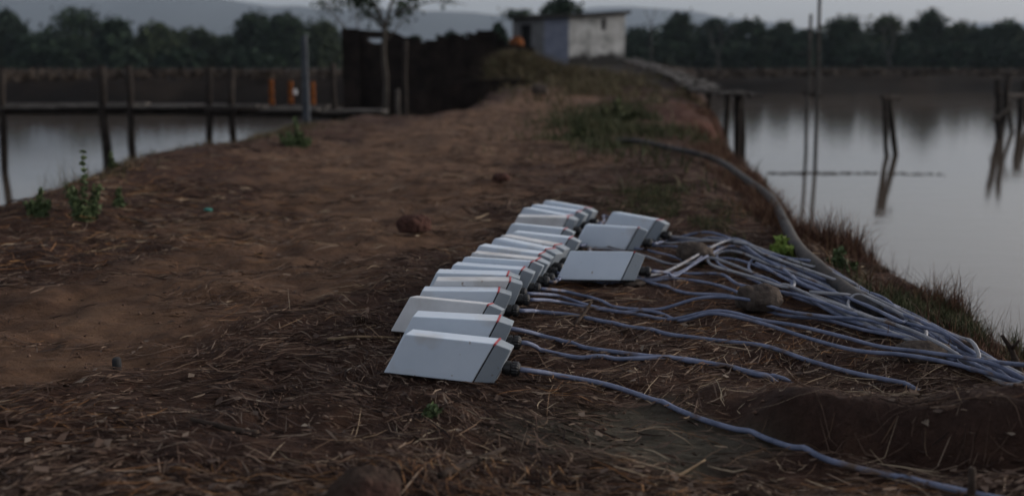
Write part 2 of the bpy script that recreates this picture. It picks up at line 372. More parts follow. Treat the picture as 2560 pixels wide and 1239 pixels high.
for i, (px, top, hw, y, k, lab) in enumerate(LT): tree(px, top, hw, y, lab, 'trees along the left far shore', MATS[k], low=.05, n=4600, lobes=22, far_=2.3)
for i, (px, top, hw, y, k, lab) in enumerate(RT): tree(px, top, hw, y, lab, 'trees along the right far shore', MATS[k], low=.03, n=4600, lobes=22, far_=2.1)
tree(1405, -4, 62, 56, 'dense tree rising behind the flat roof of the hut', 'trees behind the hut', m_leafC, low=.2)
tree(1248, 58, 24, 54, 'small tree between the ruined wall and the hut', 'trees behind the hut', m_leafC, low=.2, n=1500, leaf=.15)
tree(1130, 84, 40, 56, 'low bushy tree peeping over the ruined wall', 'trees behind the hut', m_leafC, low=.1, n=1500, leaf=.18)
tree(1040, 92, 30, 57, 'small tree showing above the step of the ruined wall', 'trees behind the hut', m_leafC, low=.1, n=1500, leaf=.18)

def branchy(t, p, d, ln, r, depth, ends, spread=.6, grav=0):
    e = p+d*ln; mid = p.lerp(e, .5)+Vector((random.uniform(-1,1), random.uniform(-1,1), random.uniform(-.5,.5)))*ln*.08
    t.tube([p, mid, e], [r, r*.85, r*.68], 6, cap=False); ends.append(e)
    if depth == 0: return
    for k in range(random.choice((2, 2, 3))):
        nd = (d+Vector((random.uniform(-1,1), random.uniform(-1,1), random.uniform(-.35,.8)))*spread).normalized()
        branchy(t, e, nd, ln*random.uniform(.62,.85), r*.62, depth-1, ends, spread)
def bare_tree(px, base_y, fork_y, y, r, label, mat, seed, depth=4, leafmat=None, scale=1, spread=.6, nleaf=0, side=()):
    random.seed(seed); b = at(px, base_y, y); f = at(px, fork_y, y); root = empty('bare_tree', b, label, 'tree')
    t = MB(); F = f-b; ends = []
    t.tube(spline([Vector((0,0,-.3)), F*.35+Vector((r*.5,0,0)), F*.7-Vector((r*.4,0,0)), F], 4), [r*(1-.02*i) for i in range(13)], 8, cap=False)
    for sgn in (-1, .7):
        branchy(t, F, Vector((sgn*.45, random.uniform(-.3,.3), 1)).normalized(), .75*scale, r*.7, depth, ends, spread)
    for pts_, r_ in side:
        P_ = [at(px_, py_, y)-b+Vector((0, random.uniform(-.1,.1), 0)) for px_, py_ in pts_]; sp_ = spline(P_, 4)
        t.tube(sp_, [r_*(1-.85*i/len(sp_)) for i in range(len(sp_))], 5)
        for k_ in range(3, len(sp_), 2):
            branchy(t, sp_[k_], Vector((random.uniform(-.6,.6), random.uniform(-.5,.5), random.uniform(-.2,.9))).normalized(), .22, r_*.3, 2, ends, .8)
        ends += [sp_[-1]]*3
    t.build('trunk', mat, root, True)
    if nleaf:
        c = []
        for e in ends:
            if random.random() < .45 and e.z > F.z+.15:
                c.append(np.array(e)+rng.normal(size=(nleaf, 3))*.11*scale)
        v, q = leaves(np.concatenate(c), .055*scale, 1.8); np_mesh('crown', v, q, leafmat, root)
    return root
bare_tree(962, 285, 72, 25, .075, 'nearly bare forked tree in front of the dark ruined wall', m_bark, 5, 6, m_leafA, 1.2, .85, 9, side=(([(958,74),(928,45),(893,38),(868,58)],.03), ([(945,22),(900,4),(840,2),(815,18)],.025), ([(985,38),(1030,18),(1100,2),(1166,12)],.03), ([(965,105),(1000,62),(1030,30),(1046,-8)],.022), ([(950,50),(905,20),(880,-10)],.022)))
bare_tree(1628, 172, 62, 110, .08, 'thin dead pale branch standing right of the hut', m_paleb, 3, 1, scale=1.5, spread=.4)
bare_tree(1795, 176, 140, 120, .12, 'pale bare tree against the dark trees right of the hut', m_paleb, 8, 3, scale=2.0)
bare_tree(2222, 176, 140, 120, .12, 'pale bare tree against the dark trees behind the jetty posts', m_paleb, 9, 3, scale=2.0)
bare_tree(880, 180, 110, 40, .05, 'thin leafless tree behind the left end of the ruined wall', m_bark, 14, 4, m_leafB, 1.0, .7, 10)
random.seed(21)

# low wood filling in behind the single trees
def low_wood(x0, x1, h0, h1, n, label):
    x = rng.uniform(x0, x1, n)*2.3; y = 158+rng.uniform(-6, 6, n); top = (h0+(h1-h0)*(.5+.5*vnoise(x, y, 7, 61))+.35*vnoise(x, y, 2, 62))*2.25
    z = rng.random(n)**.8*top+rng.normal(size=n)*.4
    v, q = leaves(np.stack([x, y, z], 1), .42, 1.4); tag(np_mesh('low_wood', v, q, m_leafC), label, 'wood', kind='stuff')
low_wood(-48, -11, .9, 2.5, 26000, 'dark low wood behind the left trees')
low_wood(6, 52, 1.4, 3.0, 34000, 'dark low wood behind the right trees')
# brush on the far banks (uncountable)
def brush(name, label, f, n, size, hmax, mat, cat='brush'):
    x, y = f(n); k_ = ~((np.abs(x-2) < 6) & (y < 52)) | (name != 'bank_brush'); x = x[k_]; y = y[k_]; n = len(x); z = H(x, y); k = rng.random(n); h = hmax*(.25+.75*rng.random(n)**2); lean = rng.normal(size=(n, 2))*.8
    wdt = size*(.5+rng.random(n)); an = rng.random(n)*6.28; dx = np.cos(an)*wdt/2; dy = np.sin(an)*wdt/2
    b0 = np.stack([x-dx, y-dy, z-.02], 1); b1 = np.stack([x+dx, y+dy, z-.02], 1)
    m0 = np.stack([x-dx*.8+lean[:,0]*h*.4, y-dy*.8+lean[:,1]*h*.4, z+h*.6], 1); m1 = np.stack([x+dx*.8+lean[:,0]*h*.4, y+dy*.8+lean[:,1]*h*.4, z+h*.6], 1)
    t0 = np.stack([x+lean[:,0]*h, y+lean[:,1]*h, z+h], 1); t1 = t0+np.stack([dx*.15, dy*.15, 0*x], 1)
    v = np.stack([b0, b1, m1, m0, t1, t0], 1).reshape(-1, 3); i = np.arange(n)[:, None]*6
    q = np.concatenate([i+np.array([[0,1,2,3]]), i+np.array([[3,2,4,5]])], 0)
    o = np_mesh(name, v, q, mat); tag(o, label, cat, kind='stuff'); return o
m_brush = Mis('dry_brown_brush', [(0, (.018,.013,.011)), (.5, (.036,.026,.019)), (1, (.06,.043,.03))])
def f_far(n):
    x = rng.uniform(-60, 60, n); s = rng.random(n)**1.4*40; return x*(1+s/60), shore(x*(1+s/60))+1.3+s
brush('bank_brush', 'dry brown brush covering the far banks', f_far, 30000, .16, .36, m_brush)
def f_mound(n):
    return rng.normal(-.1, 1.1, n), rng.normal(26, 1.0, n)
m_dry = Mis('dry_olive_grass', [(0, (.050,.036,.020)), (.5, (.085,.066,.036)), (.8, (.11,.085,.045)), (1, (.06,.075,.028))])
brush('mound_grass', 'dry olive grass on the mound before the hut', f_mound, 9000, .03, .35, m_dry, 'grass')

# ------------------------------------------------------------------ hut
def hut_mat():
    m = M('stained_plaster', (.30,.29,.27), .9, .1, (1.6, (.72,.70,.66), (.58,.56,.52)), (20, .4, .02)); n = m.node_tree.nodes; l = m.node_tree.links
    b = n['Principled BSDF']; src = b.inputs['Base Color'].links[0].from_socket
    g_ = n.new('ShaderNodeNewGeometry'); s = n.new('ShaderNodeSeparateXYZ'); l.new(g_.outputs['Position'], s.inputs[0])
    t = n.new('ShaderNodeTexNoise'); t.inputs['Scale'].default_value = 2.2; l.new(g_.outputs['Position'], t.inputs['Vector'])
    ad = n.new('ShaderNodeMath'); ad.operation = 'MULTIPLY_ADD'; ad.inputs[1].default_value = .9; l.new(t.outputs['Fac'], ad.inputs[0]); l.new(s.outputs['Z'], ad.inputs[2])
    mr = n.new('ShaderNodeMapRange'); mr.inputs['From Min'].default_value = 1.36; mr.inputs['From Max'].default_value = 1.62; l.new(ad.outputs[0], mr.inputs['Value'])
    mx = n.new('ShaderNodeMix'); mx.data_type = 'RGBA'; l.new(mr.outputs[0], mx.inputs[0]); mx.inputs[6].default_value = (.06,.055,.05, 1); l.new(src, mx.inputs[7]); l.new(mx.outputs[2], b.inputs['Base Color'])
    return m
m_plaster = hut_mat()
m_blue = M('blue_grey_paint', (.15,.165,.22), .85, .15, (2, (.22,.235,.29)))
m_hole = M('unlit_interior', (.006,.006,.007), .9)
m_slab = M('dark_roof_slab', (.035,.033,.032), .9, .1, (4, (.07,.066,.06)))
YH = 44
cor = at(1421, 163, YH); lft = at(1281, 160, YH+1.6); rgt = at(1561, 160, YH+.6)
zb = min(cor.z, lft.z, rgt.z)-.4; zt = at(1421, 44, YH).z; zt2 = at(1561, 36, YH+.6).z
root = empty('hut', (cor.x, cor.y, cor.z), 'small flat roofed plaster hut, white right wall and blue grey left wall', 'hut')
inv = Matrix.Translation(-cor)
bkl = lft+Vector((.9, 2.6, 0)); bkr = rgt+Vector((-.3, 2.8, 0))
def wallquad(mb, a, b, z0, z1, z1b, th=.15):
    d = (b-a); d.z = 0; nrm = Vector((-d.y, d.x, 0)).normalized()*th
    A = Vector((a.x, a.y, 0)); B = Vector((b.x, b.y, 0))
    mb.hexa([A+Vector((0,0,z0)), B+Vector((0,0,z0)), B+nrm+Vector((0,0,z0)), A+nrm+Vector((0,0,z0))],
            [A+Vector((0,0,z1)), B+Vector((0,0,z1b)), B+nrm+Vector((0,0,z1b)), A+nrm+Vector((0,0,z1))])
def lerpxy(a, b, t): return a.lerp(b, t)
# right wall with a window opening
mb = MB(); t0, t1 = .58, .66; wz0, wz1 = at(1505, 76, YH+.3).z, at(1505, 46, YH+.3).z
zz = lambda t: zt+(zt2-zt)*t
A, B = cor, rgt; P0, P1 = A.lerp(B, t0), A.lerp(B, t1)
wallquad(mb, A, P0, zb, zz(0), zz(t0)); wallquad(mb, P1, B, zb, zz(t1), zz(1)); wallquad(mb, P0, P1, zb, wz0, wz0); wallquad(mb, P0, P1, wz1, zz(t0), zz(t1))
wallquad(mb, rgt, bkr, zb, zt2, zt2-.1); wallquad(mb, bkr, bkl, zb, zt, zt)
mb.build('wall', m_plaster, root, inv=inv)
mb = MB(); q = .57
D0, D1 = lft.lerp(cor, .14), lft.lerp(cor, .34); dz0, dz1 = at(1310, 128, YH+1.2).z, at(1310, 62, YH+1.2).z
L2 = lft.lerp(cor, q)
wallquad(mb, L2, cor-Vector((.003,0,0)), zb, zt-.01, zt-.01)
mb.build('painted_wall', m_blue, root, inv=inv)
mb = MB()
wallquad(mb, lft, D0, zb, zt, zt); wallquad(mb, D1, L2, zb, zt, zt); wallquad(mb, D0, D1, zb, dz0, dz0); wallquad(mb, D0, D1, dz1, zt, zt); wallquad(mb, bkl, lft, zb, zt, zt)
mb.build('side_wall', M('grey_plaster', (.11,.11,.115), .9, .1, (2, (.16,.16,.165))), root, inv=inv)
mb = MB(); wallquad(mb, D0+Vector((0,.2,0)), D1+Vector((0,.2,0)), dz0, dz1, dz1, .04); mb.build('door', m_hole, root, inv=inv)
mb = MB(); wallquad(mb, P0+Vector((0,.2,0)), P1+Vector((0,.2,0)), wz0, wz1, wz1, .03); mb.build('window', m_hole, root, inv=inv)
mb = MB(); o = .22
a, b_, c_, d_ = lft+Vector((-o,-o,0)), cor+Vector((0,-o*1.4,0)), rgt+Vector((o,-o,0)), None
def zset(v, z): return Vector((v.x, v.y, z))
bk1 = bkr+Vector((o,o,0)); bk0 = bkl+Vector((-o,o,0))
for (p, q_, r_, s_), (z1, z2) in ((((a, b_, bk1.lerp(bk0,.5), bk0)), (zt+.003, zt+.003)), (((b_, c_, bk1, bk1.lerp(bk0,.5))), (zt+.003, zt2+.02))):
    za = [z1, z2 if p is b_ else z1, z2 if p is b_ else z1, z1]
    mb.hexa([zset(v, z) for v, z in zip((p, q_, r_, s_), za)], [zset(v, z+.13) for v, z in zip((p, q_, r_, s_), za)])
mb.build('roof', m_slab, root, inv=inv)
# rubble and creeper on the roof's left end
c = np.array(at(1295, 38, YH+1.6))+rng.normal(size=(420, 3))*np.array([.35, .3, .12])
v, q_ = leaves(c, .09, 1.5); o_ = np_mesh('creeper', v, q_, m_leafC); tag(o_, 'dark creeper growing on the left end of the hut roof', 'plant')
# orange barrel beside the door
def lathe(mb, prof, c=(0,0,0), n=20):
    for i, (r, z) in enumerate(prof): pass
    vs = [(c[0]+r*math.cos(6.2832*k/n), c[1]+r*math.sin(6.2832*k/n), c[2]+z) for r, z in prof for k in range(n)]
    m_ = len(prof); fs = [(i*n+k, i*n+(k+1) % n, (i+1)*n+(k+1) % n, (i+1)*n+k) for i in range(m_-1) for k in range(n)]
    fs += [tuple(range(n))[::-1], tuple((m_-1)*n+k for k in range(n))]; mb.add(vs, fs)
p = at(1291, 126, 41.5); r0 = empty('barrel', p, 'orange plastic barrel standing by the dark doorway of the hut', 'barrel')
mb = MB(); lathe(mb, [(.22,-.25),(.26,-.05),(.30,.08),(.31,.12),(.29,.16),(.31,.22),(.30,.36),(.24,.46),(.2,.5)]); mb.build('body', m_orange, r0, True)
mb = MB(); lathe(mb, [(.12,.502),(.12,.54),(.10,.56)]); mb.build('lid', m_orange, r0, True)

# ------------------------------------------------------------------ ruined laterite wall
YR = 29
prof = [(860,74),(868,78),(905,75),(955,78),(985,80),(1003,88),(1012,99),(1032,104),(1070,108),(1100,100),(1130,92),(1170,95),(1205,84),(1232,86),(1245,106),(1290,112),(1335,118)]
root = empty('ruined_wall', at(1100, 285, YR), 'long dark laterite ruin wall with a broken top and one slot opening', 'wall')
inv = Matrix.Translation(-root.location)
mb = MB(); th = .45; zbot = -1.3
def seg(x0, x1, y0, y1, zlo=None, zhi=None, dd=0):
    a, b = at(x0, 165, YR), at(x1, 165, YR); za, zb_ = at(x0, y0, YR).z, at(x1, y1, YR).z
    zl = zbot if zlo is None else zlo
    mb.hexa([(a.x, YR+dd, zl), (b.x, YR+dd, zl), (b.x, YR+dd+th, zl), (a.x, YR+dd+th, zl)], [(a.x, YR+dd, za), (b.x, YR+dd, zb_), (b.x, YR+dd+th, zb_), (a.x, YR+dd+th, za)])
for (x0, y0), (x1, y1) in zip(prof, prof[1:]):
    if x0 == 905:
        s1 = at(915, 108, YR).z; s2 = at(915, 96, YR).z
        seg(905, 916, y0, y0+.6); seg(916, 955, 108, 108); 
        seg(916, 955, 76, 78, zlo=s2)
    else: seg(x0, x1, y0, y1, dd=random.uniform(-.02,.02))
for i in range(22):                             # broken stones along the top
    px_ = random.uniform(1010, 1262); hy = float(np.interp(px_, [p_[0] for p_ in prof], [p_[1] for p_ in prof])); c_ = at(px_, hy, YR+.2)
    mb.box((c_.x, c_.y, c_.z+random.uniform(-.03,.03)), (random.uniform(.12,.34), .36, random.uniform(.08,.2)), Matrix.Rotation(random.uniform(-.25,.25), 3, 'Y'))
mb.build('masonry', m_dark, root, inv=inv)
mb = MB()      # end pier and return wall going back
a = at(860, 75, YR); b = at(905, 78, YR)
mb.hexa([(a.x-.06, YR-.12, zbot), (a.x+.42, YR-.12, zbot), (a.x+.42, YR-.025, zbot), (a.x-.06, YR-.025, zbot)], [(a.x-.06, YR-.12, a.z+.05), (a.x+.42, YR-.12, a.z+.03), (a.x+.42, YR-.025, a.z+.03), (a.x-.06, YR-.025, a.z+.05)])
mb.hexa([(a.x, YR+.5, zbot), (a.x+.4, YR+.5, zbot), (a.x+.4, YR+6, zbot), (a.x, YR+6, zbot)], [(a.x, YR+.5, a.z-.1), (a.x+.4, YR+.5, a.z-.1), (a.x+.4, YR+6, a.z-.5), (a.x, YR+6, a.z-.5)])
mb.build('pier', m_dark, root, inv=inv)
# near-black slab added under the mound, standing in for a recess in shadow
root = empty('recess_shade', at(1190, 285, 23), 'near-black slab standing in for the shadowed recess below the grassy mound', 'wall'); inv = Matrix.Translation(-root.location)
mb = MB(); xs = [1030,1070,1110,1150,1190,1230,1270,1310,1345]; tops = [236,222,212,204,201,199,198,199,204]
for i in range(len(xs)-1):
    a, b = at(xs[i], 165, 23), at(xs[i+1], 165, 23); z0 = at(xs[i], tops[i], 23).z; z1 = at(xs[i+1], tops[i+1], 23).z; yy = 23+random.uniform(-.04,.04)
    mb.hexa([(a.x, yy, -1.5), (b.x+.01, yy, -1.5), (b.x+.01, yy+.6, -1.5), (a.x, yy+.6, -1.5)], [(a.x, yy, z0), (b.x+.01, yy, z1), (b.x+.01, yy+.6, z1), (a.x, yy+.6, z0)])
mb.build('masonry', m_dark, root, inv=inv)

# ------------------------------------------------------------------ jetties
def post(root, b, t, r, mat, name='post'):
    mb = MB(); b = Vector(b); t = Vector(t); n = 6
    pts = [b.lerp(t, i/n)+Vector((random.uniform(-1,1)*r*.35, random.uniform(-1,1)*r*.35, 0)) for i in range(n+1)]
    mb.tube(pts, [r*random.uniform(.88, 1.1) for _ in pts], 9)
    return mb.build(name, mat, root, True, inv=Matrix.Translation(-Vector(root.location)) if root else None)
YJ = 15
root = empty('jetty', (at(420, 262, YJ)), 'long weathered plank jetty on round posts over the left pond', 'jetty'); inv = Matrix.Translation(-root.location)
xl, xr = -13.0, at(872, 280, YJ).x
mb = MB(); x = xl
while x < xr:
    wd = random.uniform(.55, 1.3); h0 = -.035-.06*sst(-5, -2.6, x)+random.uniform(-.012,.012)
    for k, yy in enumerate((YJ-.3, YJ, YJ+.3)):
        mb.box((x+wd/2, yy+random.uniform(-.02,.02), float(h0)+random.uniform(-.015,.015)), (wd*random.uniform(.93,1.06), .26, .035), Matrix.Rotation(random.uniform(-.02,.02), 3, 'Y'))
    x += wd
mb.build('deck', m_deck, root, inv=inv)
mb = MB()
for yy in (YJ-.32, YJ+.32): mb = MB(); mb.tube([(xl, yy, -.10), (-8, yy, -.11), (-5, yy, -.115), (xr, yy, -.17)], .04, 7); mb.build('beam', m_wood, root, inv=inv)
for (tx, ty, bx, r, dy) in ((248,165,268,.065,-.38),(320,165,329,.05,-.38),(522,168,521,.05,-.38),(577,170,578,.05,-.38),(833,158,834,.045,.1),(3,170,6,.05,-.38),(-260,168,-250,.055,-.38)):
    t = at(tx, ty, YJ+dy); b = at(bx, 415, YJ+dy); post(root, (b.x, YJ+dy, -1.7), t, r, m_wood)
mb = MB(); c = at(553, 278, YJ-.4); mb.box((c.x, YJ-.44, c.z+.015), (.46, .06, .07)); mb.build('crosspiece', m_wood, root, inv=inv)
r1 = empty('pole', at(763, 290, 14.2), 'tall blue grey square pole beside the orange floats', 'pole')
mb = MB(); b = at(765, 300, 14.2); t = at(760, 84, 14.2)
mb.hexa([(b.x-.055, 14.14, -1.4), (b.x+.055, 14.14, -1.4), (b.x+.055, 14.26, -1.4), (b.x-.055, 14.26, -1.4)], [(t.x-.04, 14.15, t.z-.06), (t.x+.035, 14.15, t.z), (t.x+.035, 14.24, t.z), (t.x-.04, 14.24, t.z-.06)])
mb.build('shaft', m_grey, r1, bevel=.01, inv=Matrix.Translation(-r1.location))
def solo_post(px, ty, by, y, r, label, mat):
    b = at(px, by, y); o = post(None, b+Vector((0,0,-.4)), at(px, ty, y), r, mat, 'post'); tag(o, label, 'post')
    return o
solo_post(1012, 102, 282, 13.5, .035, 'thin tall post right of the bare tree before the ruined wall', m_wood)
solo_post(993, 222, 276, 13, .028, 'short pale grey post between the bare tree and the thin tall post', m_deck)
for px, y0, y1, lab in ((680,196,266,'leftmost of the three orange floats on the jetty'),(728,200,262,'middle one of the three orange floats, beside the white rag'),(783,202,266,'orange float right of the blue grey pole')):
    b = at(px, y1, 15.6); t = at(px, y0, 15.6); hh = t.z-b.z; r0 = empty('orange_float', b, lab, 'float', 'orange floats stood on the jetty')
    mb = MB(); k = .042
    lathe(mb, [(.03,0),(k,.03),(k*1.05,hh*.25),(k*.7,hh*.33),(k*1.1,hh*.45),(k*1.05,hh*.58),(k*.65,hh*.66),(k,hh*.78),(k*.95,hh*.9),(.02,hh*.97)], n=14); mb.build('body', m_orange, r0, True)
    mb = MB(); mb.tube([(0,0,hh*.965),(0,0,hh*1.04)], .012, 6); mb.build('cap', m_seam, r0)
mb = MB(); c = at(738, 230, 15.2); mb.box(c, (.06,.03,.08)); o_ = mb.build('rag', M('white_cloth', (.55,.55,.56)), bevel=.012); tag(o_, 'small white rag hanging by the middle orange float', 'rag')

# right pond: ruined jetty
root = empty('ruined_jetty', at(2037, 430, 14.6), 'ruined jetty of bare leaning posts crossing the right pond', 'jetty'); inv = Matrix.Translation(-root.location)
def wy(py): return (CAMH-WATER)/((py-165)/FPX)
m_pole = M('bleached_pole', (.035,.033,.031), .9, .15, (6, (.075,.07,.066)))
def rp(bx, bwy, tx, ty, r, dy=0, mat=m_wood):
    y = wy(bwy)+dy; b = at(bx, bwy, y); t = at(tx, ty, y); d = (b-t).normalized(); post(root, b+d*.7, t, r, mat)
rp(1844, 440, 1846, 232, .05); rp(1858, 436, 1857, 236, .035, .5)
rp(2012, 432, 2027, 36, .024, mat=m_pole); rp(2037, 430, 2050, -60, .026, mat=m_pole)
rp(2216, 388, 2211, 236, .045); rp(2238, 384, 2222, 232, .05)
rp(2496, 342, 2492, 196, .065); rp(2502, 344, 2522, 190, .06, .3); rp(2530, 336, 2515, 200, .05, 1); rp(2545, 330, 2556, 226, .08, 1.2); rp(2574, 326, 2560, 200, .07, 1.5)
mb = MB()
for pts_, r_ in (([at(2490, 232, 22), at(2530, 240, 22.5), at(2580, 238, 23.3)], .05), ([at(2205, 243, 17.3), at(2248, 246, 17.6)], .035), ([at(2008, 232, 14.7), at(2052, 240, 14.7)], .03), ([at(2484, 300, 21.6), at(2530, 262, 22)], .045)):
    mb = MB(); mb.tube(pts_, r_, 6); mb.build('beam', m_wood, root, inv=inv)
root = empty('gangway', at(1700, 210, 22), 'grey broken plank gangway running down from the hut to the pond post', 'gangway'); inv = Matrix.Translation(-root.location)
gp = [(1570,148,38),(1640,170,31),(1700,192,24.5),(1745,214,19),(1790,230,15.5),(1858,236,13.4)]
pts = [at(*g_) for g_ in gp]
mb = MB(); sp = spline(pts, 5)
for i in range(len(sp)-1):
    a, b = sp[i], sp[i+1]; d = b-a; ang = math.atan2(d.y, d.x)
    for k in (-1, 0, 1):
        off = Vector((-math.sin(ang), math.cos(ang), 0))*.2*k
        m = Matrix.Rotation(ang+random.uniform(-.05,.05), 3, 'Z')@Matrix.Rotation(-math.atan2(d.z, math.hypot(d.x, d.y))+random.uniform(-.03,.03), 3, 'Y')
        mb.box(a.lerp(b,.5)+off+Vector((0,0,random.uniform(-.03,.04))), (d.length*random.uniform(.8,1.1), .16, .035), m)
mb.build('deck', m_deck, root, inv=inv)
for i in range(2, len(sp)-1, 4):
    mb = MB(); a = sp[i]; mb.tube([(a.x, a.y, min(Hs(a.x, a.y), a.z)-.4), (a.x+.03, a.y, a.z+.05)], .04, 7)
    mb.build('support', m_wood, root, inv=inv)

# floating weed line on the right pond
mb = MB(); n = 700
for i in range(n):
    u = (i/n); px = 1925+u*430+random.uniform(-8,8); py = 430+random.gauss(0, 1.6)+8*max(0, u-.6)
    if random.random() < .25+u*.6: continue
    c = at(px, py, wy(py)); s = random.uniform(.008,.028)
    mb.box((c.x, c.y, WATER+.004), (s*1.8, s*.9, .006), Matrix.Rotation(random.random()*3, 3, 'Z'))
tag(mb.build('floating_weed', m_dark), 'dark line of floating weed across the right pond', 'weed', kind='stuff')

# haze placeholder comes after the structure
# ------------------------------------------------------------------ boxes
BW, BH, BT, CAPW, SH = .164, .075, .055, .038, .47
def box_meshes():
    out = {}
    def sh(p): return Vector((p[0]+SH*p[2], p[1], p[2]))
    mb = MB(); mb.hexa([sh(p) for p in ((0,0,0),(BW,0,0),(BW,BT,0),(0,BT,0))], [sh(p) for p in ((0,0,BH),(BW,0,BH),(BW,BT,BH),(0,BT,BH))]); out['lid'] = (mb, .0022)
    mb = MB(); x0, x1 = BW+.0025, BW+CAPW
    mb.hexa([sh(p) for p in ((x0,.0005,.0005),(x1,.010,.001),(x1,BT-.002,.001),(x0,BT-.001,.0005))], [sh(p) for p in ((x0,.0005,BH-.0005),(x1-.004,.010,BH-.010),(x1-.004,BT-.002,BH-.010),(x0,BT-.001,BH-.0005))]); out['end_cap'] = (mb, .002)
    mb = MB(); x0, x1 = BW-.0003, BW+.0028
    mb.hexa([sh(p) for p in ((x0,.0015,.0015),(x1,.0015,.0015),(x1,BT-.002,.0015),(x0,BT-.002,.0015))], [sh(p) for p in ((x0,.0015,BH-.0016),(x1,.0015,BH-.0016),(x1,BT-.002,BH-.0016),(x0,BT-.002,BH-.0016))]); out['seam'] = (mb, 0)
    mb = MB(); e = .0006
    mb.hexa([sh(p) for p in ((x0-.0004,-e*.3,BH-.0034),(x1+.0006,-e*.3,BH-.0034),(x1+.0006,BT+e,BH-.0034),(x0-.0004,BT+e,BH-.0034))], [sh(p) for p in ((x0-.0004,-e*.3,BH+e),(x1+.0006,-e*.3,BH+e),(x1+.0006,BT+e,BH+e),(x0-.0004,BT+e,BH+e))]); out['gasket'] = (mb, 0)
    return out
protos = {}
for k, (mb, bv) in box_meshes().items():
    me = bpy.data.meshes.new(k); me.from_pydata([tuple(v) for v in mb.v], [], mb.f); me.update(); protos[k] = (me, bv)
    me.materials.append({'lid': m_lid, 'end_cap': m_cap, 'seam': m_seam, 'gasket': m_gasket}[k])
lid2 = protos['lid'][0].copy(); lid2.materials.clear(); lid2.materials.append(m_lid2)
# gland: ribbed nut + collar along +x
GZ, GY = .027, .030
def gland_mesh(n=16):
    mb = MB()
    prof = [(0,.0125),(.006,.0125),(.0062,.0145),(.018,.0145),(.0185,.0115),(.021,.0115),(.0215,.0150),(.026,.0155),(.033,.0150),(.038,.0115),(.040,.0075)]
    vs = []
    for x, r in prof:
        for k in range(n*2):
            rr = r*(1-.07*(k % 2)) if .02 < x < .034 else r
            vs.append((x, rr*math.cos(math.pi*k/n), rr*math.sin(math.pi*k/n)))
    N = n*2; fs = [(i*N+k, i*N+(k+1) % N, (i+1)*N+(k+1) % N, (i+1)*N+k) for i in range(len(prof)-1) for k in range(N)]
    fs += [tuple(range(N))[::-1], tuple((len(prof)-1)*N+k for k in range(N))]
    mb.add(vs, fs); me = bpy.data.meshes.new('cable_gland'); me.from_pydata(mb.v, [], mb.f); me.update(); me.materials.append(m_gland); return me
gland_me = gland_mesh()
z2 = lambda x, y: (950+x/2.479, 480+y/2.479)
# (left end of top back edge, split point of top back edge) in the enlarged crop, lean in degrees, label
ROW = [
 ((210,840),(738,897),8,'nearest white box at the front of the row, its whole face in view'),
 ((240,730),(740,757),3,'second white box from the front, wide bright top and thick red seam'),
 ((215,630),(712,678),17,'third white box from the front, leaning far back and jutting out to the left'),
 ((270,583),(745,588),4,'fourth white box from the front, top edge nearly level'),
 ((350,522),(810,523),4,'fifth white box from the front, its grey end cap full in view'),
 ((375,474),(790,487),3,'sixth white box from the front, bright top strip just behind the fifth'),
 ((490,427),(888,455),6,'seventh white box from the front, with an olive grey end cap'),
 ((555,400),(945,425),15,'eighth white box from the front, a blue grey end cap and little top showing'),
 ((612,365),(990,405),7,'ninth white box from the front, beside the left end of the nearest separate box'),
 ((660,318),(1015,365),6,'tenth white box from the front, red seam on a slanting top'),
 ((768,270),(1095,343),9,'eleventh white box from the front, turned with a long rounded top'),
 ((820,262),(1112,312),8,'twelfth white box from the front, mostly hidden behind the eleventh'),
 ((870,232),(1180,265),7,'thirteenth white box from the front, its cap beside the middle separate box'),
 ((852,186),(1150,215),9,'fourteenth white box from the front, just below the bright tilted one'),
 ((865,139),(1160,146),1,'fifteenth white box from the front, pale blue top tilted to the sky'),
 ((925,90),(1215,143),8,'sixteenth white box from the front, third from the far end of the row'),
 ((990,72),(1240,108),7,'seventeenth white box from the front, last but one in the row'),
 ((1068,34),(1315,95),12,'farthest white box at the back end of the row')]
SOLO = [((1175,375),(1565,380),30,'nearest of the three separate white boxes, its face tilted to the sky'),
 ((1290,192),(1600,212),12,'middle one of the three separate white boxes, behind two upright twigs'),
 ((1480,116),(1760,170),12,'farthest of the three separate white boxes, standing on the right')]
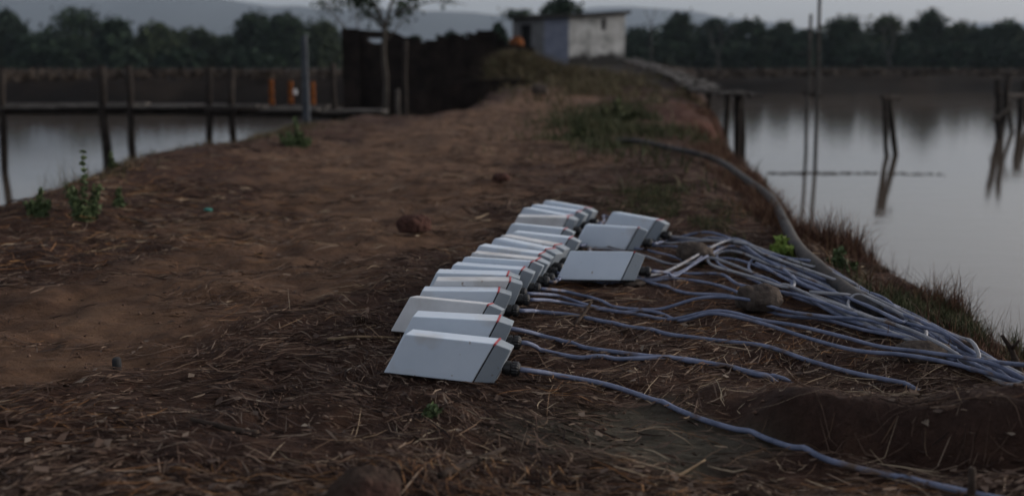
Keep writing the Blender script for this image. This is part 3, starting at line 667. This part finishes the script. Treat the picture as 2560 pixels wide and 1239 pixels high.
def place_box(tl, tr, lean, label, group, idx):
    th = R(lean*.6); hb = BH*math.cos(th)+.002
    a = on_plane(*z2(*tl), hb); b = on_plane(*z2(*tr), hb)
    for _ in range(3):
        m_ = (a+b)/2; g0 = sum(Hs(m_.x+dx, m_.y) for dx in (-.08, -.04, 0, .04, .08))/5; a = on_plane(*z2(*tl), hb+g0); b = on_plane(*z2(*tr), hb+g0)
    u, v = z2(*tl), z2(*tr); sl = (v[1]-u[1])/(v[0]-u[0]); kk = ((u[1]+v[1])/2-165)/FPX
    roll = min(R(5), .6*sl); yaw = -min(R(32), max(R(-3), math.atan((sl-roll)/kk)))
    rot = Matrix.Rotation(yaw, 3, 'Z')@Matrix.Rotation(roll, 3, 'Y')@Matrix.Rotation(-th, 3, 'X')      # top goes away from the camera
    # the back-top edge midpoint sits at the midpoint of a-b
    mid = (a+b)/2; loc = mid-rot@Vector((BW/2+SH*BH, BT, BH))
    gc = loc+rot@Vector((BW/2, BT, 0)); gz = sum(Hs(gc.x+dx, gc.y) for dx in (-.08, -.04, 0, .04, .08))/5; loc.z = gz+BT*math.sin(th)+.001+max(0, roll*.085)
    dbg.append((label[:20], loc.copy()))
    o = empty('instrument_box', loc, label, 'box', group); o.rotation_euler = rot.to_euler()
    for k, (me, bv) in protos.items():
        if k == 'lid' and idx in (2, 4, 8, 11, 14): me = lid2
        c = bpy.data.objects.new(k, me); COL.objects.link(c); c.parent = o
        if bv:
            bvl = bv*3 if (k == 'lid' and idx in (10, 17, 19, 20)) else bv
            m_ = c.modifiers.new('bevel', 'BEVEL'); m_.width = bvl; m_.segments = 3
    c = bpy.data.objects.new('cable_gland', gland_me); COL.objects.link(c); c.parent = o
    gl = Vector((BW+CAPW+SH*GZ-.001, GY, GZ)); c.location = gl; c.scale = (.8, .92, .92)
    mw = Matrix.Translation(loc)@rot.to_4x4()
    return o, mw, mw@(gl+Vector((.031, 0, 0))), (mw.to_3x3()@Vector((1,0,0)))
boxes = []; dbg = []
for i, (tl, tr, ln, lab) in enumerate(ROW): boxes.append(place_box(tl, tr, ln, lab, 'white boxes laid in a row on the ground', i))
for i, (tl, tr, ln, lab) in enumerate(SOLO): boxes.append(place_box(tl, tr, ln, lab, 'separate white boxes beside the row', 18+i))
for i, b in enumerate(boxes): print('box', i, [round(v, 3) for v in b[0].location], round(math.degrees(b[0].rotation_euler.z), 1))

# ------------------------------------------------------------------ cables
CR = .0047
z6 = lambda x, y: (1600+x/1.773, 540+y/1.773)
B_ = [  # cable of each box: pixel polyline on the ground
 [(1400,945),(1520,968),(1640,1008),(1760,1058),(1900,1100),(2050,1150),(2200,1192),(2330,1220),(2460,1248),(2600,1275)],
 [(1360,882),(1450,900),(1560,903),(1680,900),(1780,915),(1900,943),(2010,966),(2080,990)],
 [(1360,846),(1450,872),(1560,888),(1700,905),(1820,920),(1880,938),(1960,955),(2060,985)],
 [(1350,784),(1450,796),(1560,820),(1700,845),(1820,857),(1920,873),(2020,905),(2120,935),(2200,953),(2320,978),(2400,1010)],
 [(1400,760),(1500,778),(1600,791),(1680,803),(1790,812),(1900,842),(1990,862),(2100,885),(2200,905),(2330,935),(2480,968),(2600,1020)],
 [(1400,745),(1470,768),(1560,785),(1640,790),(1700,806),(1780,828),(1900,850),(2020,880),(2140,917),(2260,938),(2400,960),(2600,1016)],
 [(1420,735),(1500,756),(1540,772),(1640,779),(1750,778),(1860,785),(1960,805),(2060,820),(2160,838),(2260,870),(2380,912),(2470,965),(2590,1022)],
 [(1400,703),(1450,698),(1580,703),(1640,715),(1720,738),(1820,756),(1900,780),(2000,802),(2100,822),(2220,850),(2340,885),(2440,945),(2590,1012)],
 [(1400,690),(1500,712),(1600,708),(1720,705),(1830,745),(1930,790),(2060,812),(2160,845),(2280,868),(2400,908),(2500,962),(2590,1008)],
 [(1430,672),(1560,700),(1680,694),(1780,700),(1880,722),(1970,760),(2070,786),(2190,812),(2300,856),(2400,892),(2490,950),(2600,1018)],
 [(1450,660),(1560,690),(1660,686),(1760,695),(1860,712),(1960,748),(2080,775),(2200,822),(2310,850),(2418,900),(2428,912),(2400,922),(2310,925)],
 [(1470,640),(1600,676),(1700,688),(1800,715),(1850,740),(1960,770),(2050,796),(2150,820),(2270,842),(2380,888),(2480,940),(2600,1000)],
 [(1480,625),(1600,640),(1700,665),(1790,664),(1880,655),(1960,680),(2030,705),(2110,762),(2200,800),(2290,830),(2300,838),(2280,842)],
 [(1480,610),(1620,630),(1720,655),(1850,660),(1930,672),(2000,700),(2070,745),(2160,790),(2290,845),(2390,880),(2480,935),(2600,1010)],
 [(1500,590),(1630,618),(1740,640),(1800,640),(1860,655),(1920,690),(1990,740),(2040,780),(2130,800),(2250,835),(2340,872),(2430,920),(2590,1010)],
 [(1500,570),(1640,610),(1760,625),(1850,640),(1930,665),(2010,690),(2060,705),(2120,742),(2142,750),(2138,768),(2110,775),(2020,770)],
 [(1510,560),(1650,606),(1720,612),(1780,624),(1880,640),(1960,670),(2040,692),(2110,730),(2190,770),(2280,815),(2350,868),(2450,920),(2560,985)],
 [(1520,545),(1660,600),(1740,608),(1830,620),(1900,650),(1970,672),(2060,700),(2130,742),(2230,790),(2340,840),(2420,880),(2500,940),(2590,990)],
 [(1700,690),(1780,705),(1850,712),(1930,760),(2020,790),(2130,806),(2240,822),(2320,862),(2420,905),(2520,975),(2600,1015)],
 [(1670,606),(1760,610),(1840,630),(1900,670),(1950,705),(2000,745),(2070,765),(2200,806),(2300,850),(2380,895),(2480,955),(2600,1022)],
 [(1740,582),(1800,596),(1880,610),(1940,628),(1968,650),(1966,666),(1930,676),(1860,672),(1780,685)]]
def cable(i):
    o, mw, start, d = boxes[i]
    pts = [start-d*.006, start+d*.012]
    random.seed(100+i)
    lay = random.uniform(0, .028); TURN = {9: (2300, 1880), 10: (2432, 2130), 12: (2302, 1960), 13: (2145, 1800), 14: (2380, 1990), 17: (2440, 2160), 18: (2250, 1900), 20: (1975, 1780)}
    if i in TURN:       # slack: the cable runs down the bundle, doubles back and runs down again
        xt, xb = TURN[i]; o1, o2, o3 = random.uniform(-34, -4), random.uniform(4, 34), random.uniform(-26, 44)
        base = lambda x, o: (x, float(np.interp(x, [1700, 1850, 2000, 2150, 2300, 2430, 2560], [622, 668, 728, 792, 858, 925, 1004]))+o*(.6+.6*float(np.interp(x, [1700, 2000, 2300, 2560], [.9, 1, .9, .25]))))
        wv = lambda x, k: 3*math.sin(x/95.+k*2.1+i)
        P_ = [p_ for p_ in B_[i] if p_[0] < 1740]
        P_ += [base(x, o1+wv(x, 0)) for x in range(1820, xt-40, 95)]+[base(xt-6, o1*.8), base(xt+10, (o1+o2)*.5), base(xt-8, o2*.9)]
        P_ += [base(x, o2+wv(x, 1)) for x in range(xt-90, xb+40, -95)]+[base(xb+6, o2*.9), base(xb-10, (o2+o3)*.5), base(xb+14, o3)]
        P_ += [base(x, o3+wv(x, 2)) for x in range(xb+110, 2540, 110)]+[(2600, 1022+random.uniform(-10, 12))]
        B_[i] = P_
    for j, (px, py) in enumerate(B_[i]):
        lift = CR*1.05+(.0 if i < 4 else (lay+.006*math.sin(j*1.7+i)+.006) if px > 1720 else .0)
        pts.append(on_ground(px+random.uniform(-2,2), py+random.uniform(-2,2)*(px > 1700), lift))
    mid = pts[1].lerp(pts[2], .5); mid.z = pts[1].z*.55+pts[2].z*.45
    if (pts[1]-pts[2]).length > .05: pts.insert(2, mid)
    sp = spline(pts, 14)
    for _ in range(6):
        xy = [(p.x, p.y) for p in sp]
        for k in range(16, len(sp)-1): sp[k].x = (xy[k-1][0]+xy[k][0]*2+xy[k+1][0])/4; sp[k].y = (xy[k-1][1]+xy[k][1]*2+xy[k+1][1])/4
    for k, p in enumerate(sp[10:], 10):       # never under the soil
        g_ = Hs(p.x, p.y)+CR*.75
        if p.z < g_: p.z = g_
    # smooth heights
    for _ in range(5):
        zs = [p.z for p in sp]
        for k in range(15, len(sp)-1): sp[k].z = max((zs[k-1]+zs[k]*2+zs[k+1])/4, Hs(sp[k].x, sp[k].y)+CR*.55)
    if i in (1, 2, 3):                             # these ends run into the loose earth
        nn = len(sp)
        for k in range(nn-22, nn): sp[k].z -= .055*((k-nn+22)/21)**1.1
    mb = MB(); mb.tube(sp, CR*.97 if i < 4 else CR*.84, 10)
    pale = i in (10, 12, 15, 20)
    mb.build('cable', m_cable2 if pale else m_cable, o, True, inv=mw.inverted())
for i in range(len(boxes)): cable(i)

# dusty pipe
pp = [(1540,366),(1600,370),(1680,384),(1740,402),(1800,432),(1870,492),(1930,556),(1985,628),(2040,690),(2090,735),(2140,775),(2200,812)]
mb = MB(); pg = [on_ground(px, py, .03) if i_ > 3 else on_ground(px, py, .045) for i_, (px, py) in enumerate(pp)]
for p_ in pg: p_.z = max(p_.z, -.01)
sp = spline(pg, 8); mb.tube(sp, .0185, 12)
tag(mb.build('pipe', m_pipe, None, True), 'long dusty grey poly pipe curving along the right side of the bank', 'pipe')

# ------------------------------------------------------------------ rocks and sticks
def blob(name, c, dims, mat, label, seed, cat='rock', n=36, amp=.16, flatb=.35, under=None, sq=.85):
    rs = np.random.default_rng(seed); u = np.linspace(0, 2*math.pi, 2*n, endpoint=False); t = np.linspace(0, math.pi, n)
    U, T = np.meshgrid(u, t); x = np.sin(T)*np.cos(U); y = np.sin(T)*np.sin(U); z = np.cos(T)
    sg = lambda a, p: np.sign(a)*np.abs(a)**p
    m_ = sorted(dims)[1]; a_, b_, c_ = x*dims[0]/m_*2, y*dims[1]/m_*2, z*dims[2]/m_*2
    n3 = lambda s_, o_: (vnoise(a_, b_, s_, o_ % 7)+vnoise(b_+3, c_, s_, (o_+1) % 7)+vnoise(c_+5, a_, s_, (o_+2) % 7))*.6
    r = 1+amp*n3(1.3, seed)+amp*.5*n3(.55, seed+3)+amp*.28*n3(.2, seed+5)+amp*.14*n3(.08, seed+2)
    x, y, z = sg(x, sq)*r, sg(y, sq)*r, sg(z, sq)*r; z = np.where(z < -flatb, -flatb, z)
    if under is not None: x, y, z = under(x, y, z)
    v = np.stack([x*dims[0]/2, y*dims[1]/2, z*dims[2]/2], -1).reshape(-1, 3)
    I = np.arange(2*n*n).reshape(n, 2*n); J = np.roll(I, -1, 1)
    q = np.stack([I[:-1], I[1:], J[1:], J[:-1]], -1).reshape(-1, 4)
    o = np_mesh(name, v, q, mat, None, True); o.location = c; tag(o, label, cat); return o
def rock(px, by, wpx, hpx, mat, label, seed, dep=.9, sink=.0):
    p = on_ground(px, by); s = p.y/FPX; W = wpx*s; Hh = hpx*s*1.0
    return blob('rock', (p.x, p.y+W*dep*.45, p.z+Hh*.38-sink), (W, W*dep, Hh*1.15), mat, label, seed)
rock(1905, 792, 112, 78, m_rock, 'grey brown rock lying on the cable bundle', 4)
rock(1032, 592, 76, 56, m_rrock, 'reddish stone alone on the path left of the row', 5)
rock(1745, 664, 100, 56, m_rock, 'dark rock under the cables beside the separate boxes', 6)
rock(905, 1290, 205, 96, m_mound, 'smooth round stone cut by the bottom edge', 7)
rock(1252, 456, 44, 26, m_rrock, 'small dark red clod on the path', 8)
rock(1350, 212, 40, 34, m_rock, 'grey block at the right end of the shadowed recess', 9)
rock(1590, 716, 60, 12, m_rock, 'flat stone under the nearest separate box', 10)
rock(2330, 915, 130, 50, m_rock, 'dark lump under the lower end of the cable bundle', 12)
def stick(pts, r, mat, label, name='stick', n=7):
    P = [on_ground(*p[:2], p[2] if len(p) > 2 else r) for p in pts]
    mb = MB(); sp = spline(P, 5); mb.tube(sp, [r*(1.0-.35*i/len(sp))*random.uniform(.9,1.1) for i in range(len(sp))], n, jit=.06)
    return tag(mb.build(name, mat, None, True), label, 'stick')
m_stick = M('dark_stick', (.030,.022,.018), .9, .1, (40, (.065,.048,.038)))
m_tan = M('tan_stick', (.16,.11,.07), .9, .1, (40, (.23,.17,.11)))
stick([(645,1092),(600,1085),(540,1070),(480,1056)], .0055, m_stick, 'thick dark stick lying on the litter at lower left')
stick([(1436,815,.004),(1460,800,.016),(1478,786,.03)], .0045, m_stick, 'dark twig crossing the third cable')
stick([(300,545),(345,552),(388,570)], .006, m_stick, 'dark curved stick beside the tall green weed')
stick([(215,635),(270,625),(320,615)], .004, m_tan, 'pale stick on the path at left')
stick([(820,852),(900,846),(1000,848)], .0035, m_tan, 'long pale stalk left of the box row')
stick([(1190,1160,.006),(1240,1150,.008),(1110,1165,.006)][:2], .006, m_stick, 'short dark stick at the bottom centre')
stick([(1100,1200),(1180,1165),(1260,1130)], .006, m_stick, 'dark root lying diagonally at bottom centre')
stick([(1640,1215),(1700,1190),(1762,1165,.01)], .0028, m_tan, 'orange stalk at bottom right of centre')
stick([(1530,610,.002),(1504,612,.03),(1503,598,.05)][:1]+[(1500,618,.03)], .002, m_stick, 'tiny twig at the foot of the middle separate box')
p = on_ground(2425, 1250); mb = MB(); mb.tube([p+Vector((0,0,-.03)), p+Vector((.001,0,.02)), p+Vector((.0,.002,.045))], [.006,.005,.0045], 7); tag(mb.build('stick', m_stick, None, True), 'upright dark stub of a stalk at the bottom right', 'stick')
p = on_ground(293, 922); mb = MB(); lathe(mb, [(.007,-.01),(.0085,.0),(.0085,.018),(.006,.022)], p, 10); tag(mb.build('stub', m_seam, None, True), 'short black stub standing in the litter at left', 'stub')
p = on_ground(520, 520); mb = MB(); lathe(mb, [(.016,0),(.017,.003),(.016,.010),(.013,.012)], p, 18); tag(mb.build('bottle_cap', M('teal_plastic', (.01,.16,.13), .5), None, True), 'teal green bottle cap lying on the path', 'bottle cap')
# dead branch at right edge
mb = MB(); p = on_ground(2570, 985); pts = [p, at(2545, 920, p.y), at(2528, 872, p.y), at(2505, 838, p.y)]
mb.tube(spline(pts, 4), [.009*(1-.055*i) for i in range(13)], 8, jit=.1); mb.tube([pts[2], at(2548, 850, p.y-.02)], [.004,.002], 6)
tag(mb.build('dead_branch', m_stick, None, True), 'dead dark branch sticking up at the right edge', 'branch')

# ------------------------------------------------------------------ plants
m_gstem = M('green_stem', (.05,.07,.03), .8)
m_gleaf = Mis('weed_leaves', [(0, (.040,.060,.028)), (.5, (.070,.100,.042)), (1, (.11,.145,.065))], .7)
m_yleaf = Mis('yellow_green_leaves', [(0, (.10,.16,.03)), (1, (.20,.26,.06))], .7)
m_olv = Mis('olive_weed_leaves', [(0, (.036,.044,.022)), (1, (.085,.095,.040))], .7)
def weed(px, by, hpx, wpx, label, mat, seed, stems=5, leafs=.016, y=None):
    random.seed(seed); p = on_ground(px, by); s = p.y/FPX; hh = hpx*s; ww = wpx*s
    root = empty('weed', p, label, 'plant'); mb = MB(); cs = []
    for k in range(stems):
        f = 1 if k == 0 else random.uniform(.18,.58); dx = 0 if k == 0 else random.uniform(-.5,.5)*ww
        b = Vector((dx*.3, random.uniform(-.2,.2)*ww, -.01)); e = Vector((dx, random.uniform(-.25,.25)*ww, hh*f)); mid = b.lerp(e, .5)+Vector((random.uniform(-.1,.1)*ww, 0, 0))
        sp = spline([b, mid, e], 6); mb.tube(sp, [.0022*(1-.05*i) for i in range(len(sp))], 5)
        for q in np.linspace(.12, 1, int(34*f+8)):
            pt = sp[min(int(q*12), 12)]; n_ = 5; cs.append(np.array(pt)+rng.normal(size=(n_, 3))*np.array([1,1,.6])*leafs*(.9-.45*q))
    mb.build('stem', m_gstem, root, True)
    v, q = leaves(np.concatenate(cs), leafs, 1.7); np_mesh('leaves', v, q, mat, root)
weed(212, 556, 178, 110, 'tall leafy green weed on the left bank edge', m_gleaf, 1, 14, .009)
weed(100, 540, 68, 90, 'low green weed at the far left of the bank', m_gleaf, 2, 8, 0.008)
weed(300, 520, 50, 50, 'small green weed just right of the tall weed', m_gleaf, 3, 7, 0.008)
weed(283, 425, 50, 30, 'small green sprout at the foot of the first jetty post', m_gleaf, 4, 6, 0.010)
weed(738, 366, 68, 80, 'bushy green weed on the bank in front of the jetty end', m_gleaf, 5, 12, .015)
weed(1452, 352, 58, 80, 'green bush in the grass beside the upper path', m_olv, 6, 12, .018)
weed(1540, 305, 60, 110, 'green clump below the hut on the slope', m_olv, 7, 14, .03)
weed(1955, 640, 46, 64, 'bright yellow green seedling left of the pipe', m_yleaf, 8, 5, .013)
weed(2098, 672, 52, 66, 'dull yellow green seedling right of the pipe', m_gleaf, 9, 6, .013)
weed(1080, 1035, 26, 60, 'small pale green grass sprout in the litter', m_gleaf, 10, 3, .006)

# grassy verge and reddish weeds along the right crest, grass patches
def blades(name, label, x, y, h, wd, mat, lean=.5, cat='grass', segs=3):
    n = len(x); z = H(x, y)-.004; an = rng.random(n)*6.28; la = rng.random(n)*6.28; lm = lean*rng.random(n)
    hh = h*(.4+.8*rng.random(n)); w_ = wd*(.6+.8*rng.random(n)); rows = []
    for k in range(segs+1):
        t = k/segs; cx_ = x+np.cos(la)*lm*hh*t*t; cy_ = y+np.sin(la)*lm*hh*t*t; cz = z+hh*t*(1-.3*lm*t); ww = w_*(1-.85*t)/2
        rows += [np.stack([cx_-np.cos(an)*ww, cy_-np.sin(an)*ww, cz], 1), np.stack([cx_+np.cos(an)*ww, cy_+np.sin(an)*ww, cz], 1)]
    v = np.stack(rows, 1).reshape(-1, 3); i = np.arange(n)[:, None]*(2*segs+2)
    q = np.concatenate([i+np.array([[2*k, 2*k+1, 2*k+3, 2*k+2]]) for k in range(segs)], 0)
    o = np_mesh(name, v, q, mat); tag(o, label, cat, kind='stuff'); return o
m_redw = Mis('red_dry_weeds', [(0, (.040,.018,.014)), (.4, (.085,.040,.028)), (.8, (.13,.070,.040)), (1, (.15,.10,.05))])
m_grn = Mis('green_grass', [(0, (.026,.034,.015)), (.5, (.048,.058,.024)), (1, (.09,.078,.040))])
def crest(n, y0, y1, off, sp, power=1.3):
    y = y0+(y1-y0)*rng.random(n)**power; Rr = np.interp(y, RY, RX); return Rr+off+rng.normal(size=n)*sp, y
def clump(x, y, s, thr, o): 
    k = vnoise(x, y, s, o) > thr; return x[k], y[k]
x, y = clump(*crest(26000, 1.6, 9, -.04, .10), .22, .05, 30); blades('red_weeds', 'reddish dry weeds fringing the right bank edge', x, y, .045+.11*sst(.1, .8, vnoise(x, y, .17, 55)), .0034, m_redw, .9, 'weeds')
x, y = clump(*crest(6000, 1.75, 2.6, .0, .09), .2, .2, 31); blades('bank_grass', 'green grass clumps on the right bank edge', x, y, .075, .0035, m_grn, .7)
x, y = clump(*crest(1800, 1.8, 5, .02, .06), .15, .35, 32); blades('tall_stalks', 'thin tall dry stalks on the right bank edge', x, y, .13, .0016, m_redw, .5, 'weeds')
x, y = clump(*crest(22000, 2.6, 15, .12, .16, 1.1), .3, -.05, 35); blades('slope_weeds', 'rusty dry weeds down the right bank slope', x, y, .085, .006, m_redw, .9, 'weeds')
# left crest
n = 9000; y = 3.6+7*rng.random(n)**1.3; x = np.interp(y, LY, LX)+.08+rng.normal(size=n)*.12; x, y = clump(x, y, .3, .05, 33)
blades('left_bank_grass', 'dry brown grass fringing the left bank edge', x, y, .06, .004, m_dry, .8)
# green verge patches
def patch(px, py, rx, ry, n, nm, lab, h, mat, wd=.0035):
    c = on_ground(px, py); x = c.x+rng.normal(size=n)*rx; y = c.y+rng.normal(size=n)*ry; k = vnoise(x, y, .25*ry+.05, 34) > -.1; return blades(nm, lab, x[k], y[k], h, wd, mat, .9)
patch(1680, 520, .13, .45, 6000, 'green_patch', 'green grass patch between the boxes and the pipe', .035, m_grn)
patch(1560, 300, .35, 1.8, 7000, 'slope_grass', 'olive grass on the slope below the hut', .11, m_grn, .012)
patch(1480, 340, .30, 1.2, 5000, 'upper_grass', 'olive grass beside the upper path', .07, m_grn, .008)
patch(2380, 830, .10, .16, 5000, 'edge_grass', 'dark green grass tuft on the bank by the right cables', .06, m_grn)
patch(1500, 215, 1.0, 4, 7000, 'far_slope_grass', 'dry olive grass over the rise before the hut', .16, m_dry, .03)
n = 60; c = on_ground(160, 470); blades('dry_stalks', 'dry seed stalks left of the tall weed', c.x+rng.normal(size=n)*.06, c.y+rng.normal(size=n)*.06, .16, .0025, m_dry, .5, 'stalks')

# ------------------------------------------------------------------ straw litter
def straws(n, y0, y1, power, lmin, lmax, wmin, wmax, keep, name, label, mat, lift=.006, dirsd=.55):
    y = y0+(y1-y0)*rng.random(n)**power; hw = .62*y+.15; x = rng.uniform(-1, 1, n)*np.minimum(hw, 2.3)
    k = rng.random(n) < keep(x, y); x = x[k]; y = y[k]; n = len(x)
    Rr = np.interp(y, RY, RX); Ll = np.interp(y, LY, LX); k = (x < Rr+.1) & (x > Ll-.05); x = x[k]; y = y[k]; n = len(x)
    # direction field: mostly across the view, swirled by slow noise
    an = vnoise(x, y, .5, 40)*1.1+vnoise(x, y, .16, 41)*.6+rng.normal(size=n)*dirsd+.1
    ln = lmin+(lmax-lmin)*rng.random(n)**3.0; wd = wmin+(wmax-wmin)*rng.random(n)**2.2; cur = rng.normal(size=n)*.5*(rng.random(n) < .3)
    pit = rng.normal(size=n)*.10; off = lift*rng.random(n)**1.5; roll = rng.normal(size=n)*.7; seg = 3; rows = []
    zc = H(x, y)
    for j in range(seg+1):
        t = j/seg-.5; a = an+cur*t; px = x+np.cos(an)*ln*t-np.sin(an)*cur*ln*(t*t-.08); py = y+np.sin(an)*ln*t+np.cos(an)*cur*ln*(t*t-.08)
        hz = H(px, py); pz = np.maximum(.35*zc+.65*hz, hz)+off+.001+pit*ln*t; pz = np.maximum(pz, hz+.0005)
        ww = wd/2*(1 if 0 < j < seg else .45); dx = -np.sin(a)*np.cos(roll)*ww; dy = np.cos(a)*np.cos(roll)*ww; dz = np.sin(roll)*ww
        rows += [np.stack([px-dx, py-dy, pz-dz], 1), np.stack([px+dx, py+dy, pz+dz], 1)]
    v = np.stack(rows, 1).reshape(-1, 3); i = np.arange(n)[:, None]*(2*seg+2)
    q = np.concatenate([i+np.array([[2*k_, 2*k_+1, 2*k_+3, 2*k_+2]]) for k_ in range(seg)], 0)
    o = np_mesh(name, v, q, mat); tag(o, label, 'litter', kind='stuff'); return o
m_str1 = Mis('dark_straw', [(0, (.020,.012,.010)), (.3, (.045,.026,.020)), (.6, (.080,.050,.036)), (.85, (.13,.085,.062)), (1, (.24,.18,.135))], .85)
m_str2 = Mis('tan_straw', [(0, (.09,.055,.035)), (.5, (.16,.10,.06)), (1, (.34,.27,.19))], .8)
m_str3 = Mis('orange_straw', [(0, (.10,.045,.02)), (.6, (.20,.095,.04)), (1, (.26,.14,.06))], .8)
def k_dark(x, y): return (1-.55*np.clip(mound(x, y)[0]*1.4, 0, 1))*np.maximum(np.clip(.95-.9*path_mask(x, y)-.75*clay_mask(x, y), .04, 1)*np.clip(.65+.6*vnoise(x, y, .22, 42), .12, 1), .55*sst(.1, .6, vnoise(x, y*2, .2, 47)+.4*vnoise(x, y*2, .07, 48)))
def k_tan(x, y): return (1-.6*np.clip(mound(x, y)[0]*1.4, 0, 1))*np.clip(.9-.7*path_mask(x, y)-.6*clay_mask(x, y), .06, 1)*sst(-.3, .5, vnoise(x, y, .3, 43))
def k_or(x, y): return np.clip(1-path_mask(x, y)*.8, .05, 1)*sst(.15, .5, vnoise(x, y, .25, 44)+.9*np.exp(-((x+.13)/.16)**2-((y-1.72)/.05)**2)+.6*np.exp(-((x-.45)/.25)**2-((y-1.9)/.12)**2))
straws(115000, 1.15, 4.2, 1.5, .007, .09, .0007, .0036, k_dark, 'dark_litter', 'dark brown dead needles and straw carpeting the near ground', m_str1)
straws(14000, 1.15, 4.5, 1.4, .015, .12, .0008, .0024, k_tan, 'tan_litter', 'pale tan straw scattered over the near ground', m_str2, .010, .9)
straws(12000, 1.15, 4.5, 1.4, .02, .10, .0008, .0020, k_or, 'orange_litter', 'orange brown straw in patches around the boxes', m_str3, .012, .5)
straws(48000, 3.2, 13, 1.5, .03, .16, .002, .006, lambda x, y: np.clip(.95-.35*path_mask(x, y), .05, 1)*np.clip(.5+.9*vnoise(x, y*1.8, .5, 45), .12, 1), 'path_litter', 'brown dry litter over the farther path and banks', m_str1, .015)
straws(9000, 3.0, 13, 1.4, .03, .14, .0015, .005, lambda x, y: np.clip(.4+.9*vnoise(x, y, .5, 46), .05, 1), 'path_straw', 'tan straw over the farther path', m_str2, .015, .8)
straws(14000, 2.6, 5.5, 1.2, .02, .11, .001, .003, lambda x, y: sst(-.55, -1.0, x)*.9*np.clip(.5+vnoise(x, y, .3, 49), .1, 1), 'bank_straw', 'reddish dry straw along the left bank', m_str3, .02, .7)
# flakes of dead leaf
n = 4500; y = 1.15+2.8*rng.random(n)**1.6; x = rng.uniform(-1,1,n)*(.6*y+.1); k = (x < np.interp(y, RY, RX)) & (rng.random(n) < k_dark(x, y)); x = x[k]; y = y[k]; n = len(x)
s = .0025+.011*rng.random(n)**3; a = rng.random(n)*6.28; asp = .3+.5*rng.random(n); z = H(x, y)+.002+.006*rng.random(n); tl = rng.normal(size=(n, 4))*.35
ca, sa = np.cos(a), np.sin(a); vv = []
for j, (u_, v_) in enumerate(((-1,0),(-.2,-1),(1,.1),(.1,1))):
    du = u_*s; dv = v_*s*asp; vv.append(np.stack([x+ca*du-sa*dv, y+sa*du+ca*dv, z+np.abs(tl[:, j])*s], 1))
v = np.stack(vv, 1).reshape(-1, 3); q = np.arange(4*n).reshape(n, 4)
tag(np_mesh('leaf_flakes', v, q, Mis('dead_leaf', [(0, (.035,.022,.018)), (.6, (.09,.06,.045)), (.94, (.14,.105,.08)), (1, (.22,.18,.14))])), 'broken flakes of dead leaves among the straw', 'leaf litter', kind='stuff')
# crumbs of earth
n = 5000; y = 1.15+3.5*rng.random(n)**1.5; x = rng.uniform(-1,1,n)*(.6*y+.1); k = (x < np.interp(y, RY, RX)); x = x[k]; y = y[k]; n = len(x)
s = .001+.0035*rng.random(n)**3; d = rng.normal(size=(n, 6, 3))*.25+np.array([[1,0,0],[-1,0,0],[0,1,0],[0,-1,0],[0,0,.8],[0,0,-.8]])
v = (np.stack([x, y, H(x, y)+s*.4], 1)[:, None, :]+d*s[:, None, None]).reshape(-1, 3); i = np.arange(n)[:, None]*6
q = np.concatenate([i+np.array([t]) for t in ([0,2,4],[2,1,4],[1,3,4],[3,0,4],[2,0,5],[1,2,5],[3,1,5],[0,3,5])], 0)
tag(np_mesh('soil_crumbs', v, q, Mis('soil', [(0, (.06,.035,.026)), (1, (.14,.085,.06))])), 'small crumbs of brown soil over the ground', 'soil', kind='stuff')

# ------------------------------------------------------------------ haze
HZ = 0.00021
hm = bpy.data.materials.new('haze'); hm.use_nodes = True; n = hm.node_tree.nodes; n.clear()
pv = n.new('ShaderNodeVolumePrincipled'); pv.inputs['Color'].default_value = (.59,.71,.87,1); pv.inputs['Density'].default_value = HZ; pv.inputs['Anisotropy'].default_value = .1
oo = n.new('ShaderNodeOutputMaterial'); hm.node_tree.links.new(pv.outputs[0], oo.inputs['Volume'])
mb = MB(); mb.box((0, 1900, 398.5), (15200, 12400, 805)); hz = mb.build('haze', hm); tag(hz, kind='stuff'); hz['label'] = 'thin blue evening haze over the land'; hz['category'] = 'haze'
